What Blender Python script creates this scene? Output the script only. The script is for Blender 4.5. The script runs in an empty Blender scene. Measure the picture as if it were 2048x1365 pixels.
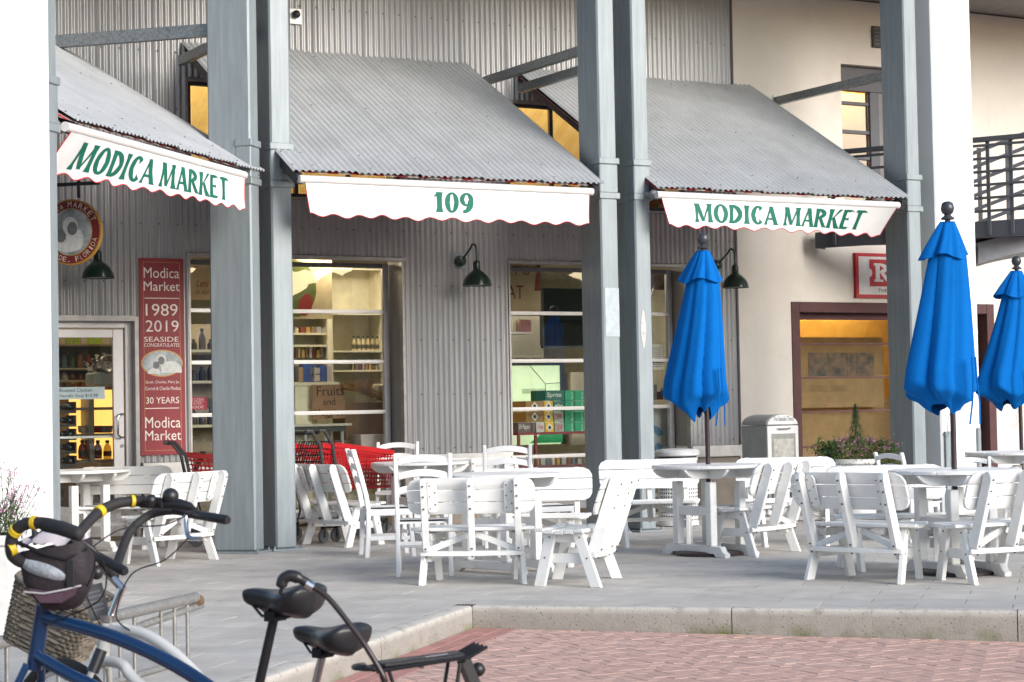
import bpy, bmesh, math, random
from math import sin, cos, tan, pi, radians, atan2, sqrt, hypot
from mathutils import Vector, Matrix, noise
random.seed(7)
SC = bpy.context.scene
COL = SC.collection
# ------------------------------------------------------------------ camera
FPX, CX, CY = 3950.0, 1024.0, 682.5
PITCH, ROLL, EYE = radians(1.96), radians(1.07), 1.30
_fw = Vector((0, cos(PITCH), sin(PITCH))); _up0 = Vector((0, -sin(PITCH), cos(PITCH))); _x0 = Vector((1, 0, 0))
_rt = cos(ROLL) * _x0 - sin(ROLL) * _up0
_up = sin(ROLL) * _x0 + cos(ROLL) * _up0
cam_data = bpy.data.cameras.new('camera'); cam = bpy.data.objects.new('camera', cam_data); COL.objects.link(cam)
M3 = Matrix((_rt, _up, -_fw)).transposed()
cam.matrix_world = Matrix.Translation((0, 0, EYE)) @ M3.to_4x4()
cam_data.sensor_width = 36; cam_data.lens = 36 * FPX / 2048
cam_data.clip_start = 0.1; cam_data.clip_end = 600
cam_data.dof.use_dof = True; cam_data.dof.focus_distance = 17.0; cam_data.dof.aperture_fstop = 9.0
SC.camera = cam
# ------------------------------------------------------------------ world, sun, exposure
wd = bpy.data.worlds.new('World'); SC.world = wd; wd.use_nodes = True
nt = wd.node_tree; nt.nodes.clear()
sky = nt.nodes.new('ShaderNodeTexSky'); sky.sky_type = 'NISHITA'; sky.sun_disc = False
SUN_EL, SUN_AZ = radians(22), radians(133)      # azimuth measured clockwise from +Y
sky.sun_elevation = SUN_EL;  sky.sun_rotation = SUN_AZ; sky.air_density = 1.0; sky.dust_density = 1.2; sky.ozone_density = 1.0
bg = nt.nodes.new('ShaderNodeBackground'); bg.inputs[1].default_value = 0.116
wo = nt.nodes.new('ShaderNodeOutputWorld')
nt.links.new(sky.outputs[0], bg.inputs[0]); nt.links.new(bg.outputs[0], wo.inputs[0])
sl = bpy.data.lights.new('sun', 'SUN'); sl.energy = 2.25; sl.angle = radians(34); sl.color = (1.0, 0.965, 0.93)
sun = bpy.data.objects.new('sun', sl); COL.objects.link(sun)
sdir = Vector((sin(SUN_AZ) * cos(SUN_EL), cos(SUN_AZ) * cos(SUN_EL), sin(SUN_EL)))
sun.rotation_euler = sdir.to_track_quat('Z', 'Y').to_euler()
SC.view_settings.view_transform = 'Standard'; SC.view_settings.look = 'None'
SC.view_settings.gamma = 1.0; SC.view_settings.exposure = 0.88; SC.view_settings.use_curve_mapping = False
# ------------------------------------------------------------------ frames of the place
TH = radians(29.4)                       # shop front runs at this angle to the picture plane
U = Vector((cos(TH), sin(TH), 0)); N = Vector((sin(TH), -cos(TH), 0)); O2 = Vector((0, 22.8, 0))
TH1 = radians(74.4)                      # the next bay turns 45 degrees
U1 = Vector((cos(TH1), sin(TH1), 0)); N1 = Vector((sin(TH1), -cos(TH1), 0))
EYEP = Vector((0, 0, EYE))
def ray(px, py):
    return _fw + _rt * ((px - CX) / FPX) + _up * ((CY - py) / FPX)
def hit(px, py, P0, Nn):
    r = ray(px, py); k = (P0 - EYEP).dot(Nn) / r.dot(Nn); return EYEP + r * k
def G(px, py, z=0.0):                    # point of a horizontal plane
    return hit(px, py, Vector((0, 0, z)), Vector((0, 0, 1)))
def at(px, py, Y):                       # point at a given distance
    return hit(px, py, Vector((0, Y, 0)), Vector((0, 1, 0)))
def W(px, py, d=0.0):                    # shop-front coordinates (along, height) on a plane d in front of the wall
    p = hit(px, py, O2 + N * d, N); q = p - O2
    return q.dot(U), p.z
def wp(a, d, z): return O2 + U * a + N * d + Vector((0, 0, z))
# ------------------------------------------------------------------ mesh helpers
class MB:
    def __init__(s): s.v = []; s.f = []
    def add(s, vs, fs):
        o = len(s.v); s.v += [tuple(v) for v in vs]; s.f += [tuple(i + o for i in f) for f in fs]; return s
    def box(s, x0, x1, y0, y1, z0, z1):
        if x0 > x1: x0, x1 = x1, x0
        if y0 > y1: y0, y1 = y1, y0
        if z0 > z1: z0, z1 = z1, z0
        return s.add([(x0,y0,z0),(x1,y0,z0),(x1,y1,z0),(x0,y1,z0),(x0,y0,z1),(x1,y0,z1),(x1,y1,z1),(x0,y1,z1)],
                     [(3,2,1,0),(4,5,6,7),(0,1,5,4),(1,2,6,5),(2,3,7,6),(3,0,4,7)])
    def beam(s, p, q, w, h, up=(0,0,1), w2=None, h2=None):
        p = Vector(p); q = Vector(q); d = (q - p).normalized(); up = Vector(up)
        a = d.cross(up); a = a.normalized() if a.length > 1e-6 else Vector((1,0,0)); b = a.cross(d).normalized()
        w2 = w if w2 is None else w2; h2 = h if h2 is None else h2
        vs = [p + a*i*w/2 + b*j*h/2 for i, j in ((-1,-1),(1,-1),(1,1),(-1,1))] + [q + a*i*w2/2 + b*j*h2/2 for i, j in ((-1,-1),(1,-1),(1,1),(-1,1))]
        return s.add(vs, [(0,1,2,3),(7,6,5,4),(0,4,5,1),(1,5,6,2),(2,6,7,3),(3,7,4,0)])
    def tube(s, pts, r, n=8, closed=False):
        pts = [Vector(p) for p in pts]; m = len(pts); rs = r if isinstance(r, (list, tuple)) else [r]*m
        vs = []; prev = None
        for i, p in enumerate(pts):
            if closed: d = pts[(i+1) % m] - pts[i-1]
            else: d = pts[min(i+1, m-1)] - pts[max(i-1, 0)]
            d.normalize()
            if prev is None:
                a = d.orthogonal().normalized()
            else:
                a = (prev - d * prev.dot(d)); a = a.normalized() if a.length > 1e-6 else d.orthogonal().normalized()
            prev = a; b = d.cross(a)
            vs += [p + (a*cos(2*pi*k/n) + b*sin(2*pi*k/n)) * rs[i] for k in range(n)]
        fs = []
        for i in range(m if closed else m-1):
            j = (i+1) % m
            for k in range(n):
                l = (k+1) % n; fs.append((i*n+k, i*n+l, j*n+l, j*n+k))
        if not closed:
            fs.append(tuple(range(n-1, -1, -1))); fs.append(tuple((m-1)*n + k for k in range(n)))
        return s.add(vs, fs)
    def lathe(s, prof, n=16, c=(0,0,0), axis='z', cap=True):
        vs = []; cx, cy, cz = c
        for r, z in prof:
            for k in range(n):
                x, y = r*cos(2*pi*k/n), r*sin(2*pi*k/n)
                vs.append((cx+x, cy+y, cz+z) if axis == 'z' else ((cx+z, cy+x, cz+y) if axis == 'x' else (cx+y, cy+z, cz+x)))
        fs = []
        for i in range(len(prof)-1):
            for k in range(n):
                l = (k+1) % n; fs.append((i*n+k, i*n+l, (i+1)*n+l, (i+1)*n+k))
        if cap:
            fs.append(tuple(range(n-1, -1, -1))); fs.append(tuple((len(prof)-1)*n + k for k in range(n)))
        return s.add(vs, fs)
    def prism(s, poly, h0, h1, plane='xz'):
        n = len(poly)
        f = {'xz': lambda p, h: (p[0], h, p[1]), 'xy': lambda p, h: (p[0], p[1], h), 'yz': lambda p, h: (h, p[0], p[1])}[plane]
        vs = [f(p, h0) for p in poly] + [f(p, h1) for p in poly]
        return s.add(vs, [tuple(range(n-1, -1, -1)), tuple(range(n, 2*n))] + [(i, (i+1) % n, n+(i+1) % n, n+i) for i in range(n)])
    def ball(s, c, r, n=12, m=8, sc=(1,1,1)):
        return s.lathe2([(max(1e-4, sin(pi*i/m)), -cos(pi*i/m)) for i in range(m+1)], c, r, n, sc)
    def lathe2(s, prof, c, r, n, sc):
        vs = []
        for a, z in prof:
            for k in range(n): vs.append((c[0]+r*sc[0]*a*cos(2*pi*k/n), c[1]+r*sc[1]*a*sin(2*pi*k/n), c[2]+r*sc[2]*z))
        fs = [(i*n+k, i*n+(k+1) % n, (i+1)*n+(k+1) % n, (i+1)*n+k) for i in range(len(prof)-1) for k in range(n)]
        return s.add(vs, fs)
    def grid(s, fn, nu, nv, wrapu=False):
        o = len(s.v)
        cols = nu if wrapu else nu+1
        for j in range(nv+1):
            for i in range(cols): s.v.append(tuple(fn(i/nu, j/nv)))
        for j in range(nv):
            for i in range(nu):
                i2 = (i+1) % cols if wrapu else i+1
                s.f.append((o+j*cols+i, o+j*cols+i2, o+(j+1)*cols+i2, o+(j+1)*cols+i))
        return s
    def xf(s, M, start=0):
        s.v[start:] = [tuple(M @ Vector(v)) for v in s.v[start:]]; return s
    def mesh(s, name, bevel=0.0, smooth=35):
        me = bpy.data.meshes.new(name); me.from_pydata(s.v, [], s.f)
        bm = bmesh.new(); bm.from_mesh(me)
        bmesh.ops.recalc_face_normals(bm, faces=bm.faces)
        if bevel:
            es = [e for e in bm.edges if len(e.link_faces) == 2 and e.calc_face_angle(0) > 0.6]
            bmesh.ops.bevel(bm, geom=es, offset=bevel, segments=1, affect='EDGES', profile=0.5, clamp_overlap=True)
        bm.to_mesh(me); bm.free()
        if smooth:
            me.polygons.foreach_set('use_smooth', [True]*len(me.polygons)); me.set_sharp_from_angle(angle=radians(smooth))
        me.update(); return me
def thing(name, label, cat, loc=(0,0,0), rz=0.0, group=None):
    o = bpy.data.objects.new(name, None); COL.objects.link(o); o.empty_display_size = 0.1
    o.location = loc; o.rotation_euler = (0, 0, rz); o['label'] = label; o['category'] = cat
    if group: o['group'] = group
    return o
def part(name, mb, mat, parent=None, bevel=0.0, smooth=35, label=None, kind=None, loc=None, rot=None):
    me = mb if isinstance(mb, bpy.types.Mesh) else mb.mesh(name, bevel, smooth)
    if mat is not None and not me.materials: me.materials.append(mat)
    o = bpy.data.objects.new(name, me); COL.objects.link(o)
    if parent: o.parent = parent
    if loc is not None: o.location = loc
    if rot is not None: o.rotation_euler = rot
    if label: o['label'] = label
    if kind: o['kind'] = kind
    return o
def solo(name, mb, mat, label, cat, loc=(0,0,0), rz=0.0, group=None, bevel=0.0, smooth=35):
    o = part(name, mb, mat, None, bevel, smooth, loc=loc, rot=(0,0,rz)); o['label'] = label; o['category'] = cat
    if group: o['group'] = group
    return o
def struct(name, mb, mat, loc=(0,0,0), rz=0.0, bevel=0.0, smooth=35):
    return part(name, mb, mat, None, bevel, smooth, kind='structure', loc=loc, rot=(0,0,rz))
KIDS = {}
def copy_tree(o, label=None, loc=None, rz=None, first=True):
    kids = [c for c in bpy.data.objects if c.parent == o] if o.name not in KIDS else KIDS[o.name]
    KIDS[o.name] = kids
    c = o.copy(); COL.objects.link(c)
    if label: c['label'] = label
    if loc is not None: c.location = loc
    if rz is not None: c.rotation_euler = (0, 0, rz)
    for k in kids:
        ck = copy_tree(k); ck.parent = c
    return c
# ------------------------------------------------------------------ materials
MATS = {}
def mat(name, col, rough=0.6, metal=0.0, var=0.12, vs=6.0, stretch=(1,1,1), bump=0.0, bs=60.0, col2=None, spec=0.5, isl=0.0, dirt=None, coat=0.0, emis=None, estr=0.0):
    if name in MATS: return MATS[name]
    m = bpy.data.materials.new(name); m.use_nodes = True; t = m.node_tree; nd = t.nodes; L = t.links
    b = nd['Principled BSDF']; b.inputs['Roughness'].default_value = rough; b.inputs['Metallic'].default_value = metal
    b.inputs['Specular IOR Level'].default_value = spec
    if coat: b.inputs['Coat Weight'].default_value = coat; b.inputs['Coat Roughness'].default_value = 0.15
    tc = nd.new('ShaderNodeTexCoord'); mp = nd.new('ShaderNodeMapping'); mp.inputs['Scale'].default_value = stretch
    L.new(tc.outputs['Object'], mp.inputs[0])
    oi = nd.new('ShaderNodeObjectInfo'); 
    n1 = nd.new('ShaderNodeTexNoise'); n1.inputs['Scale'].default_value = vs; n1.inputs['Detail'].default_value = 6; n1.inputs['Roughness'].default_value = 0.62
    L.new(mp.outputs[0], n1.inputs['Vector'])
    mx = nd.new('ShaderNodeMix'); mx.data_type = 'RGBA'
    c1 = tuple(min(1, c*(1+var)) for c in col[:3]) + (1,)
    c2 = (tuple(c*(1-var) for c in col[:3]) if col2 is None else tuple(col2[:3])) + (1,)
    mx.inputs[6].default_value = c2; mx.inputs[7].default_value = c1
    mr = nd.new('ShaderNodeMapRange'); mr.inputs[1].default_value = 0.32; mr.inputs[2].default_value = 0.68
    L.new(n1.outputs['Fac'], mr.inputs[0]); L.new(mr.outputs[0], mx.inputs[0])
    out = mx.outputs[2]
    if dirt:
        dc, dsc, damt = dirt
        n3 = nd.new('ShaderNodeTexNoise'); n3.inputs['Scale'].default_value = dsc; n3.inputs['Detail'].default_value = 9; n3.inputs['Roughness'].default_value = 0.75
        L.new(mp.outputs[0], n3.inputs['Vector'])
        r3 = nd.new('ShaderNodeMapRange'); r3.inputs[1].default_value = 0.52; r3.inputs[2].default_value = 0.75; r3.inputs[4].default_value = damt
        L.new(n3.outputs['Fac'], r3.inputs[0])
        m3 = nd.new('ShaderNodeMix'); m3.data_type = 'RGBA'; m3.inputs[7].default_value = tuple(dc) + (1,)
        L.new(r3.outputs[0], m3.inputs[0]); L.new(out, m3.inputs[6]); out = m3.outputs[2]
    if isl:
        ge = nd.new('ShaderNodeNewGeometry'); ad = nd.new('ShaderNodeMath'); ad.operation = 'ADD'
        L.new(ge.outputs['Random Per Island'], ad.inputs[0]); L.new(oi.outputs['Random'], ad.inputs[1])
        fr = nd.new('ShaderNodeMath'); fr.operation = 'FRACT'; L.new(ad.outputs[0], fr.inputs[0])
        ml = nd.new('ShaderNodeMapRange'); ml.inputs[3].default_value = 1-isl; ml.inputs[4].default_value = 1+isl
        L.new(fr.outputs[0], ml.inputs[0])
        vm = nd.new('ShaderNodeVectorMath'); vm.operation = 'SCALE'; L.new(out, vm.inputs[0]); L.new(ml.outputs[0], vm.inputs['Scale']); out = vm.outputs[0]
    L.new(out, b.inputs['Base Color'])
    if bump:
        n2 = nd.new('ShaderNodeTexNoise'); n2.inputs['Scale'].default_value = bs; n2.inputs['Detail'].default_value = 5
        L.new(mp.outputs[0], n2.inputs['Vector'])
        bp = nd.new('ShaderNodeBump'); bp.inputs['Strength'].default_value = bump; bp.inputs['Distance'].default_value = 0.01
        L.new(n2.outputs['Fac'], bp.inputs['Height']); L.new(bp.outputs[0], b.inputs['Normal'])
    if emis:
        b.inputs['Emission Color'].default_value = tuple(emis) + (1,); b.inputs['Emission Strength'].default_value = estr
    MATS[name] = m; return m
def glass(name, tint=(1,1,1), base=0.05):
    m = bpy.data.materials.new(name); m.use_nodes = True; t = m.node_tree; nd = t.nodes; L = t.links; nd.clear()
    o = nd.new('ShaderNodeOutputMaterial'); mx = nd.new('ShaderNodeMixShader'); tr = nd.new('ShaderNodeBsdfTransparent'); gl = nd.new('ShaderNodeBsdfGlossy')
    tr.inputs[0].default_value = tuple(tint) + (1,); gl.inputs['Roughness'].default_value = 0.0
    fr = nd.new('ShaderNodeFresnel'); fr.inputs[0].default_value = 1.5
    ad = nd.new('ShaderNodeMath'); ad.operation = 'ADD'; ad.inputs[1].default_value = base; L.new(fr.outputs[0], ad.inputs[0])
    tc = nd.new('ShaderNodeTexCoord'); nz = nd.new('ShaderNodeTexNoise'); nz.inputs['Scale'].default_value = 1.3; bp = nd.new('ShaderNodeBump'); bp.inputs['Strength'].default_value = 0.12; bp.inputs['Distance'].default_value = 0.02
    L.new(tc.outputs['Object'], nz.inputs['Vector']); L.new(nz.outputs['Fac'], bp.inputs['Height']); L.new(bp.outputs[0], gl.inputs['Normal'])
    L.new(ad.outputs[0], mx.inputs[0]); L.new(tr.outputs[0], mx.inputs[1]); L.new(gl.outputs[0], mx.inputs[2]); L.new(mx.outputs[0], o.inputs[0])
    return m
def stripes(name, ca, cb, period, rough=0.8):
    m = mat(name, ca, rough); t = m.node_tree; nd = t.nodes; L = t.links; b = nd['Principled BSDF']
    tc = nd.new('ShaderNodeTexCoord'); sx = nd.new('ShaderNodeSeparateXYZ'); L.new(tc.outputs['Object'], sx.inputs[0])
    dv = nd.new('ShaderNodeMath'); dv.operation = 'DIVIDE'; dv.inputs[1].default_value = period; L.new(sx.outputs[0], dv.inputs[0])
    fr = nd.new('ShaderNodeMath'); fr.operation = 'FRACT'; L.new(dv.outputs[0], fr.inputs[0])
    gt = nd.new('ShaderNodeMath'); gt.operation = 'GREATER_THAN'; gt.inputs[1].default_value = 0.5; L.new(fr.outputs[0], gt.inputs[0])
    mx = nd.new('ShaderNodeMix'); mx.data_type = 'RGBA'; mx.inputs[6].default_value = tuple(ca)+(1,); mx.inputs[7].default_value = tuple(cb)+(1,)
    L.new(gt.outputs[0], mx.inputs[0]); L.new(mx.outputs[2], b.inputs['Base Color']); return m
GALV = mat('galvanised_paint', (0.245,0.28,0.297), 0.5, 0.15, 0.13, 3.5, (6,6,0.5), 0.06, 90, dirt=((0.27,0.31,0.32), 9, 0.6))
GALVD = mat('galvanised_strut', (0.22,0.24,0.25), 0.4, 0.6, 0.35, 40, (1,1,1), 0.1, 60)
CORR = mat('corrugated_wall_metal', (0.36,0.358,0.36), 0.40, 0.5, 0.08, 5, (1,1,0.35), 0.02, 120, dirt=((0.17,0.16,0.15), 10, 0.25))
ROOFM = mat('corrugated_roof_metal', (0.50,0.515,0.525), 0.45, 0.3, 0.10, 2.5, (1,1,1), 0.05, 120, dirt=((0.66,0.66,0.65), 22, 0.6))
WHITE = mat('white_poly', (0.80,0.80,0.785), 0.42, 0, 0.035, 4, (1,1,1), 0.03, 90, dirt=((0.52,0.47,0.39), 8, 0.5))
WHITE2 = mat('white_resin', (0.82,0.82,0.82), 0.35, 0, 0.02, 4)
SCREW = mat('screw_metal', (0.10,0.10,0.10), 0.5, 0.6)
STUC = mat('cream_stucco', (0.69,0.645,0.58), 0.9, 0, 0.05, 1.5, (1,1,1), 0.45, 140, dirt=((0.54,0.48,0.42), 1.1, 0.35))
STUW = mat('white_stucco', (0.82,0.82,0.81), 0.85, 0, 0.03, 2, (1,1,1), 0.25, 120, dirt=((0.70,0.68,0.65), 1.5, 0.25))
CONC = mat('kerb_concrete', (0.44,0.41,0.37), 0.9, 0, 0.14, 5, (1,1,1), 0.6, 60, dirt=((0.22,0.20,0.17), 22, 0.7))
SLAB = mat('paving_slab', (0.48,0.455,0.42), 0.85, 0, 0.12, 3, (1,1,1), 0.25, 150, isl=0.07, dirt=((0.26,0.245,0.23), 2.6, 0.55))
JOINT = mat('joint_sand', (0.12,0.115,0.105), 0.95, 0, 0.2, 20)
BRICK = mat('brick_paver', (0.53,0.345,0.285), 0.85, 0, 0.12, 12, (1,1,1), 0.4, 90, isl=0.06, dirt=((0.56,0.44,0.38), 3.5, 0.7))
BRICKR = mat('red_brick_border', (0.44,0.22,0.19), 0.8, 0, 0.14, 12, (1,1,1), 0.4, 90, isl=0.10, dirt=((0.46,0.28,0.26), 10, 0.5))
ROADM = mat('road_bed', (0.30,0.19,0.155), 0.95, 0, 0.2, 30, bump=0.3)
ALU = mat('silver_aluminium', (0.62,0.62,0.63), 0.32, 0.75, 0.05, 8)
DOORF = mat('pale_door_frame', (0.62,0.60,0.60), 0.45, 0.25, 0.04, 5)
DARKF = mat('dark_frame', (0.045,0.045,0.05), 0.5, 0.2)
GREYF = mat('grey_frame', (0.17,0.17,0.18), 0.5, 0.3)
BROWN = mat('oxblood_frame', (0.085,0.035,0.036), 0.75, 0.1)
GLASS = glass('window_glass', (0.93,0.95,0.93), 0.055)
CREAM = mat('cream_shelf_paint', (0.70,0.65,0.50), 0.6)
YEL = mat('yellow_wall_paint', (0.72,0.56,0.27), 0.8)
GREEN_L = mat('green_lettering', (0.0,0.135,0.085), 0.7)
REDP = mat('red_piping', (0.55,0.025,0.03), 0.7)
CLOTH = mat('white_canvas', (0.80,0.79,0.79), 0.8, 0, 0.03, 3, bump=0.1, bs=40)
STRIPE = stripes('striped_canvas', (0.40,0.02,0.03), (0.62,0.57,0.52), 0.24)
REDB = mat('red_banner', (0.235,0.013,0.020), 0.55, 0, 0.06, 3)
CREAMT = mat('banner_lettering', (0.78,0.70,0.66), 0.6)
BLACK = mat('black_plastic', (0.018,0.018,0.02), 0.4, 0, 0.1)
BLACKM = mat('black_metal', (0.02,0.02,0.022), 0.45, 0.3)
GREENL = mat('dark_green_enamel', (0.008,0.03,0.02), 0.3, 0.0, 0.1, coat=0.5)
BLUEC = mat('blue_canvas', (0.0,0.125,0.44), 0.9, 0, 0.07, 3, bump=0.3, bs=35, spec=0.15)
POLE = mat('brown_pole', (0.055,0.04,0.045), 0.4, 0.4)
REDC = mat('red_cart_plastic', (0.40,0.004,0.008), 0.4)
CHROME = mat('chrome', (0.7,0.7,0.7), 0.18, 1.0, 0.02)
# ================================================================== GROUND
PC = G(944, 1213)                         # outer corner of the two kerbs
def f1(x, y, z=0, o=PC): return Vector((o.x, o.y, 0)) + U1*x - N1*y + Vector((0, 0, z))
def zroad(X): return -0.14 - 0.013*max(0.0, X + 0.26)
struct('ground', MB().add([(-300,-300,-0.32),(300,-300,-0.32),(300,300,-0.32),(-300,300,-0.32)], [(0,1,2,3)]), ROADM)
# patio body (below the slabs) in the kerb frame: local x runs away, local y runs left
pb = MB(); pb.box(0.14, 16, -9, 0.14, -0.30, -0.0008); pb.box(-11, 16, 0.14, 9, -0.30, -0.0008)
struct('patio_base', pb, JOINT, loc=(PC.x, PC.y, 0), rz=TH1)
def clip(poly, p, n):
    out = []
    for i in range(len(poly)):
        a, b = poly[i], poly[(i+1) % len(poly)]
        da, db = (a[0]-p[0])*n[0]+(a[1]-p[1])*n[1], (b[0]-p[0])*n[0]+(b[1]-p[1])*n[1]
        if da >= 0: out.append(a)
        if da*db < 0: k = da/(da-db); out.append((a[0]+(b[0]-a[0])*k, a[1]+(b[1]-a[1])*k))
    return out
def area(p): return 0.5*abs(sum(p[i][0]*p[(i+1) % len(p)][1]-p[(i+1) % len(p)][0]*p[i][1] for i in range(len(p)))) if len(p) > 2 else 0
def shrink(p, g):
    cx = sum(q[0] for q in p)/len(p); cy = sum(q[1] for q in p)/len(p)
    return [(q[0]+(cx-q[0])*min(.3, g/max(hypot(q[0]-cx, q[1]-cy), .01)), q[1]+(cy-q[1])*min(.3, g/max(hypot(q[0]-cx, q[1]-cy), .01))) for q in p]
patio = thing('patio_paving', 'grey concrete slab paving under the white tables in front of the shop', 'paving'); del patio['category']; del patio['label']; patio['kind'] = 'structure'
DSPLIT = 3.55
sp = O2 + N*DSPLIT
slabs = []
def emit(poly_world):
    if area(poly_world) < 0.004: return
    cx = sum(p[0] for p in poly_world)/len(poly_world); cy = sum(p[1] for p in poly_world)/len(poly_world)
    if cy < 3 or abs(cx)/cy > 0.32: return
    slabs.append((cy, poly_world))
SX, SY = 0.30, 0.60                       # slab size: along the bay / across it
for i in range(-32, 60):
    for j in range(-20, 22):
        x0, x1 = i*SX+0.14, (i+1)*SX+0.14; y0 = j*SY+0.14 + (0.30 if i % 2 else 0); y1 = y0+SY
        q = [(x0,y0),(x1,y0),(x1,y1),(x0,y1)]
        if x1 <= 0.141:                   # beside the left kerb only
            q = clip(q, (0, 0.145), (0, 1))
        if area(q) < 0.004: continue
        w = [tuple(f1(a, b)[:2]) for a, b in q]
        w = clip(w, sp, N)
        if len(w) > 2: emit(shrink(w, 0.004))
for i in range(-40, 60):
    for j in range(0, 13):
        a0 = i*0.45 + (0.22 if j % 2 else 0); d0 = DSPLIT - (j+1)*0.30
        q = [wp(a0, d0, 0), wp(a0+.45, d0, 0), wp(a0+.45, d0+.30, 0), wp(a0, d0+.30, 0)]
        emit(shrink([(p.x, p.y) for p in q], 0.004))
slabs.sort(key=lambda s: s[0])
rest = MB()
for k, (cy, w) in enumerate(slabs):
    n = len(w); zt = random.uniform(0.0004, 0.0016); tx, ty = random.uniform(-.0015, .0015), random.uniform(-.0015, .0015)
    cx = sum(p[0] for p in w)/n; cyy = sum(p[1] for p in w)/n
    mb = MB() if k < 295 else rest
    top = [(p[0], p[1], zt + (p[0]-cx)*tx + (p[1]-cyy)*ty) for p in w]; ed = [(cx+(p[0]-cx)*1.004, cyy+(p[1]-cyy)*1.004, zt-0.0006) for p in w]; bo = [(p[0], p[1], -0.03) for p in ed]
    mb.add(top+ed+bo, [tuple(range(n))] + [(i, (i+1) % n, n+(i+1) % n, n+i) for i in range(n)] + [(n+i, n+(i+1) % n, 2*n+(i+1) % n, 2*n+i) for i in range(n)])
    if k < 295: part('paving_slab', mb, SLAB, patio, smooth=0)
if rest.v: part('paving_slab_field', rest, SLAB, patio, smooth=0, kind='stuff')
# kerbs
kerb = thing('kerb', '', ''); del kerb['category']; del kerb['label']; kerb['kind'] = 'structure'
def kerb_run(along, start, length, seg, side):
    t = 0.0; i = 0
    while t < length:
        e = min(length, t+seg*(0.9+0.2*random.random())); mb = MB(); nn = max(4, int((e-t)/0.12))
        def fn(u, v):
            s = t+0.003+(e-t-0.006)*u
            prof = [(0.0, -0.36), (0.0, -0.10), (0.0, -0.012), (0.004, -0.003), (0.014, 0.003), (0.10, 0.003), (0.139, 0.002), (0.14, -0.05)]
            o, z = prof[min(7, int(round(v*7)))]
            wob = 0.0025*noise.noise(Vector((s*5, v*9, 1.3*side)))
            return (s, o+wob, z+wob*0.6) if side == 0 else (o+wob, -s, z+wob*0.6)
        mb.grid(fn, nn, 7)
        part('kerb_stone', mb, CONCK, kerb, smooth=50); t = e
def kerbmat():
    m = mat('kerb_concrete_mossy', (0.33,0.305,0.27), 0.92, 0, 0.10, 4, (1,1,1), 0.35, 60, dirt=((0.20,0.185,0.16), 25, 0.65))
    t = m.node_tree; nd = t.nodes; L = t.links; b = nd['Principled BSDF']
    src = b.inputs['Base Color'].links[0].from_socket
    tc = nd.new('ShaderNodeTexCoord'); sx = nd.new('ShaderNodeSeparateXYZ'); L.new(tc.outputs['Object'], sx.inputs[0])
    mr = nd.new('ShaderNodeMapRange'); mr.inputs[1].default_value = -0.085; mr.inputs[2].default_value = -0.16; L.new(sx.outputs[2], mr.inputs[0])
    nz = nd.new('ShaderNodeTexNoise'); nz.inputs['Scale'].default_value = 3.1; nz.inputs['Detail'].default_value = 8; L.new(tc.outputs['Object'], nz.inputs['Vector'])
    r2 = nd.new('ShaderNodeMapRange'); r2.inputs[1].default_value = 0.50; r2.inputs[2].default_value = 0.68; L.new(nz.outputs['Fac'], r2.inputs[0])
    mu = nd.new('ShaderNodeMath'); mu.operation = 'MULTIPLY'; L.new(mr.outputs[0], mu.inputs[0]); L.new(r2.outputs[0], mu.inputs[1]); mu.use_clamp = True
    mx = nd.new('ShaderNodeMix'); mx.data_type = 'RGBA'; mx.inputs[7].default_value = (0.13,0.145,0.05,1); L.new(mu.outputs[0], mx.inputs[0]); L.new(src, mx.inputs[6]); 
    vo = nd.new('ShaderNodeTexVoronoi'); vo.inputs['Scale'].default_value = 34; L.new(tc.outputs['Object'], vo.inputs['Vector'])
    r4 = nd.new('ShaderNodeMapRange'); r4.inputs[1].default_value = 0.10; r4.inputs[2].default_value = 0.19; r4.inputs[3].default_value = 0.35; L.new(vo.outputs['Distance'], r4.inputs[0])
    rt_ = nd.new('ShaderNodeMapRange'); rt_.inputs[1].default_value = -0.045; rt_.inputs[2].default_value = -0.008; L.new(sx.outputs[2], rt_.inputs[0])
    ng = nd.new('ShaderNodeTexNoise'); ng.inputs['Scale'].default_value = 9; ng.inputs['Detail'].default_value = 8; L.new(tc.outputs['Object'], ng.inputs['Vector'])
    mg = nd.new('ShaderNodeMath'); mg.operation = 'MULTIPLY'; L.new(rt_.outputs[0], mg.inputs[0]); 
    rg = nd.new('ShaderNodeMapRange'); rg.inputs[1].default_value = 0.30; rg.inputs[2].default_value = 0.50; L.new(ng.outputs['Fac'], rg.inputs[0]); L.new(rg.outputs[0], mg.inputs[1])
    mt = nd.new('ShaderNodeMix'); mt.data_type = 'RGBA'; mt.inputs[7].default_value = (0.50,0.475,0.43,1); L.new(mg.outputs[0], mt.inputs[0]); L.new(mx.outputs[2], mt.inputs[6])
    vm = nd.new('ShaderNodeVectorMath'); vm.operation = 'SCALE'; L.new(mt.outputs[2], vm.inputs[0]); L.new(r4.outputs[0], vm.inputs['Scale'])
    L.new(vm.outputs[0], b.inputs['Base Color']); return m
CONCK = kerbmat()
kerb.location = (PC.x, PC.y, 0); kerb.rotation_euler = (0, 0, TH1)
kerb_run('u', 0, 8.5, 1.9, 1)             # front kerb, runs right
t0 = MB()
def leftkerb():
    t = 0.0
    while t < 10.5:
        e = min(10.5, t+1.8); mb = MB()
        def fn(u, v):
            s = t+0.003+(e-t-0.006)*u
            o, z = [(0.0, -0.36), (0.0, -0.10), (0.0, -0.012), (0.004, -0.003), (0.014, 0.003), (0.10, 0.003), (0.139, 0.002), (0.14, -0.05)][min(7, int(round(v*7)))]
            wob = 0.0025*noise.noise(Vector((s*5, v*9, 7.3)))
            return (-s, o+wob, z+wob*0.6)
        mb.grid(fn, 14, 7); part('kerb_stone', mb, CONCK, kerb, smooth=50); t = e
leftkerb()
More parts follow.
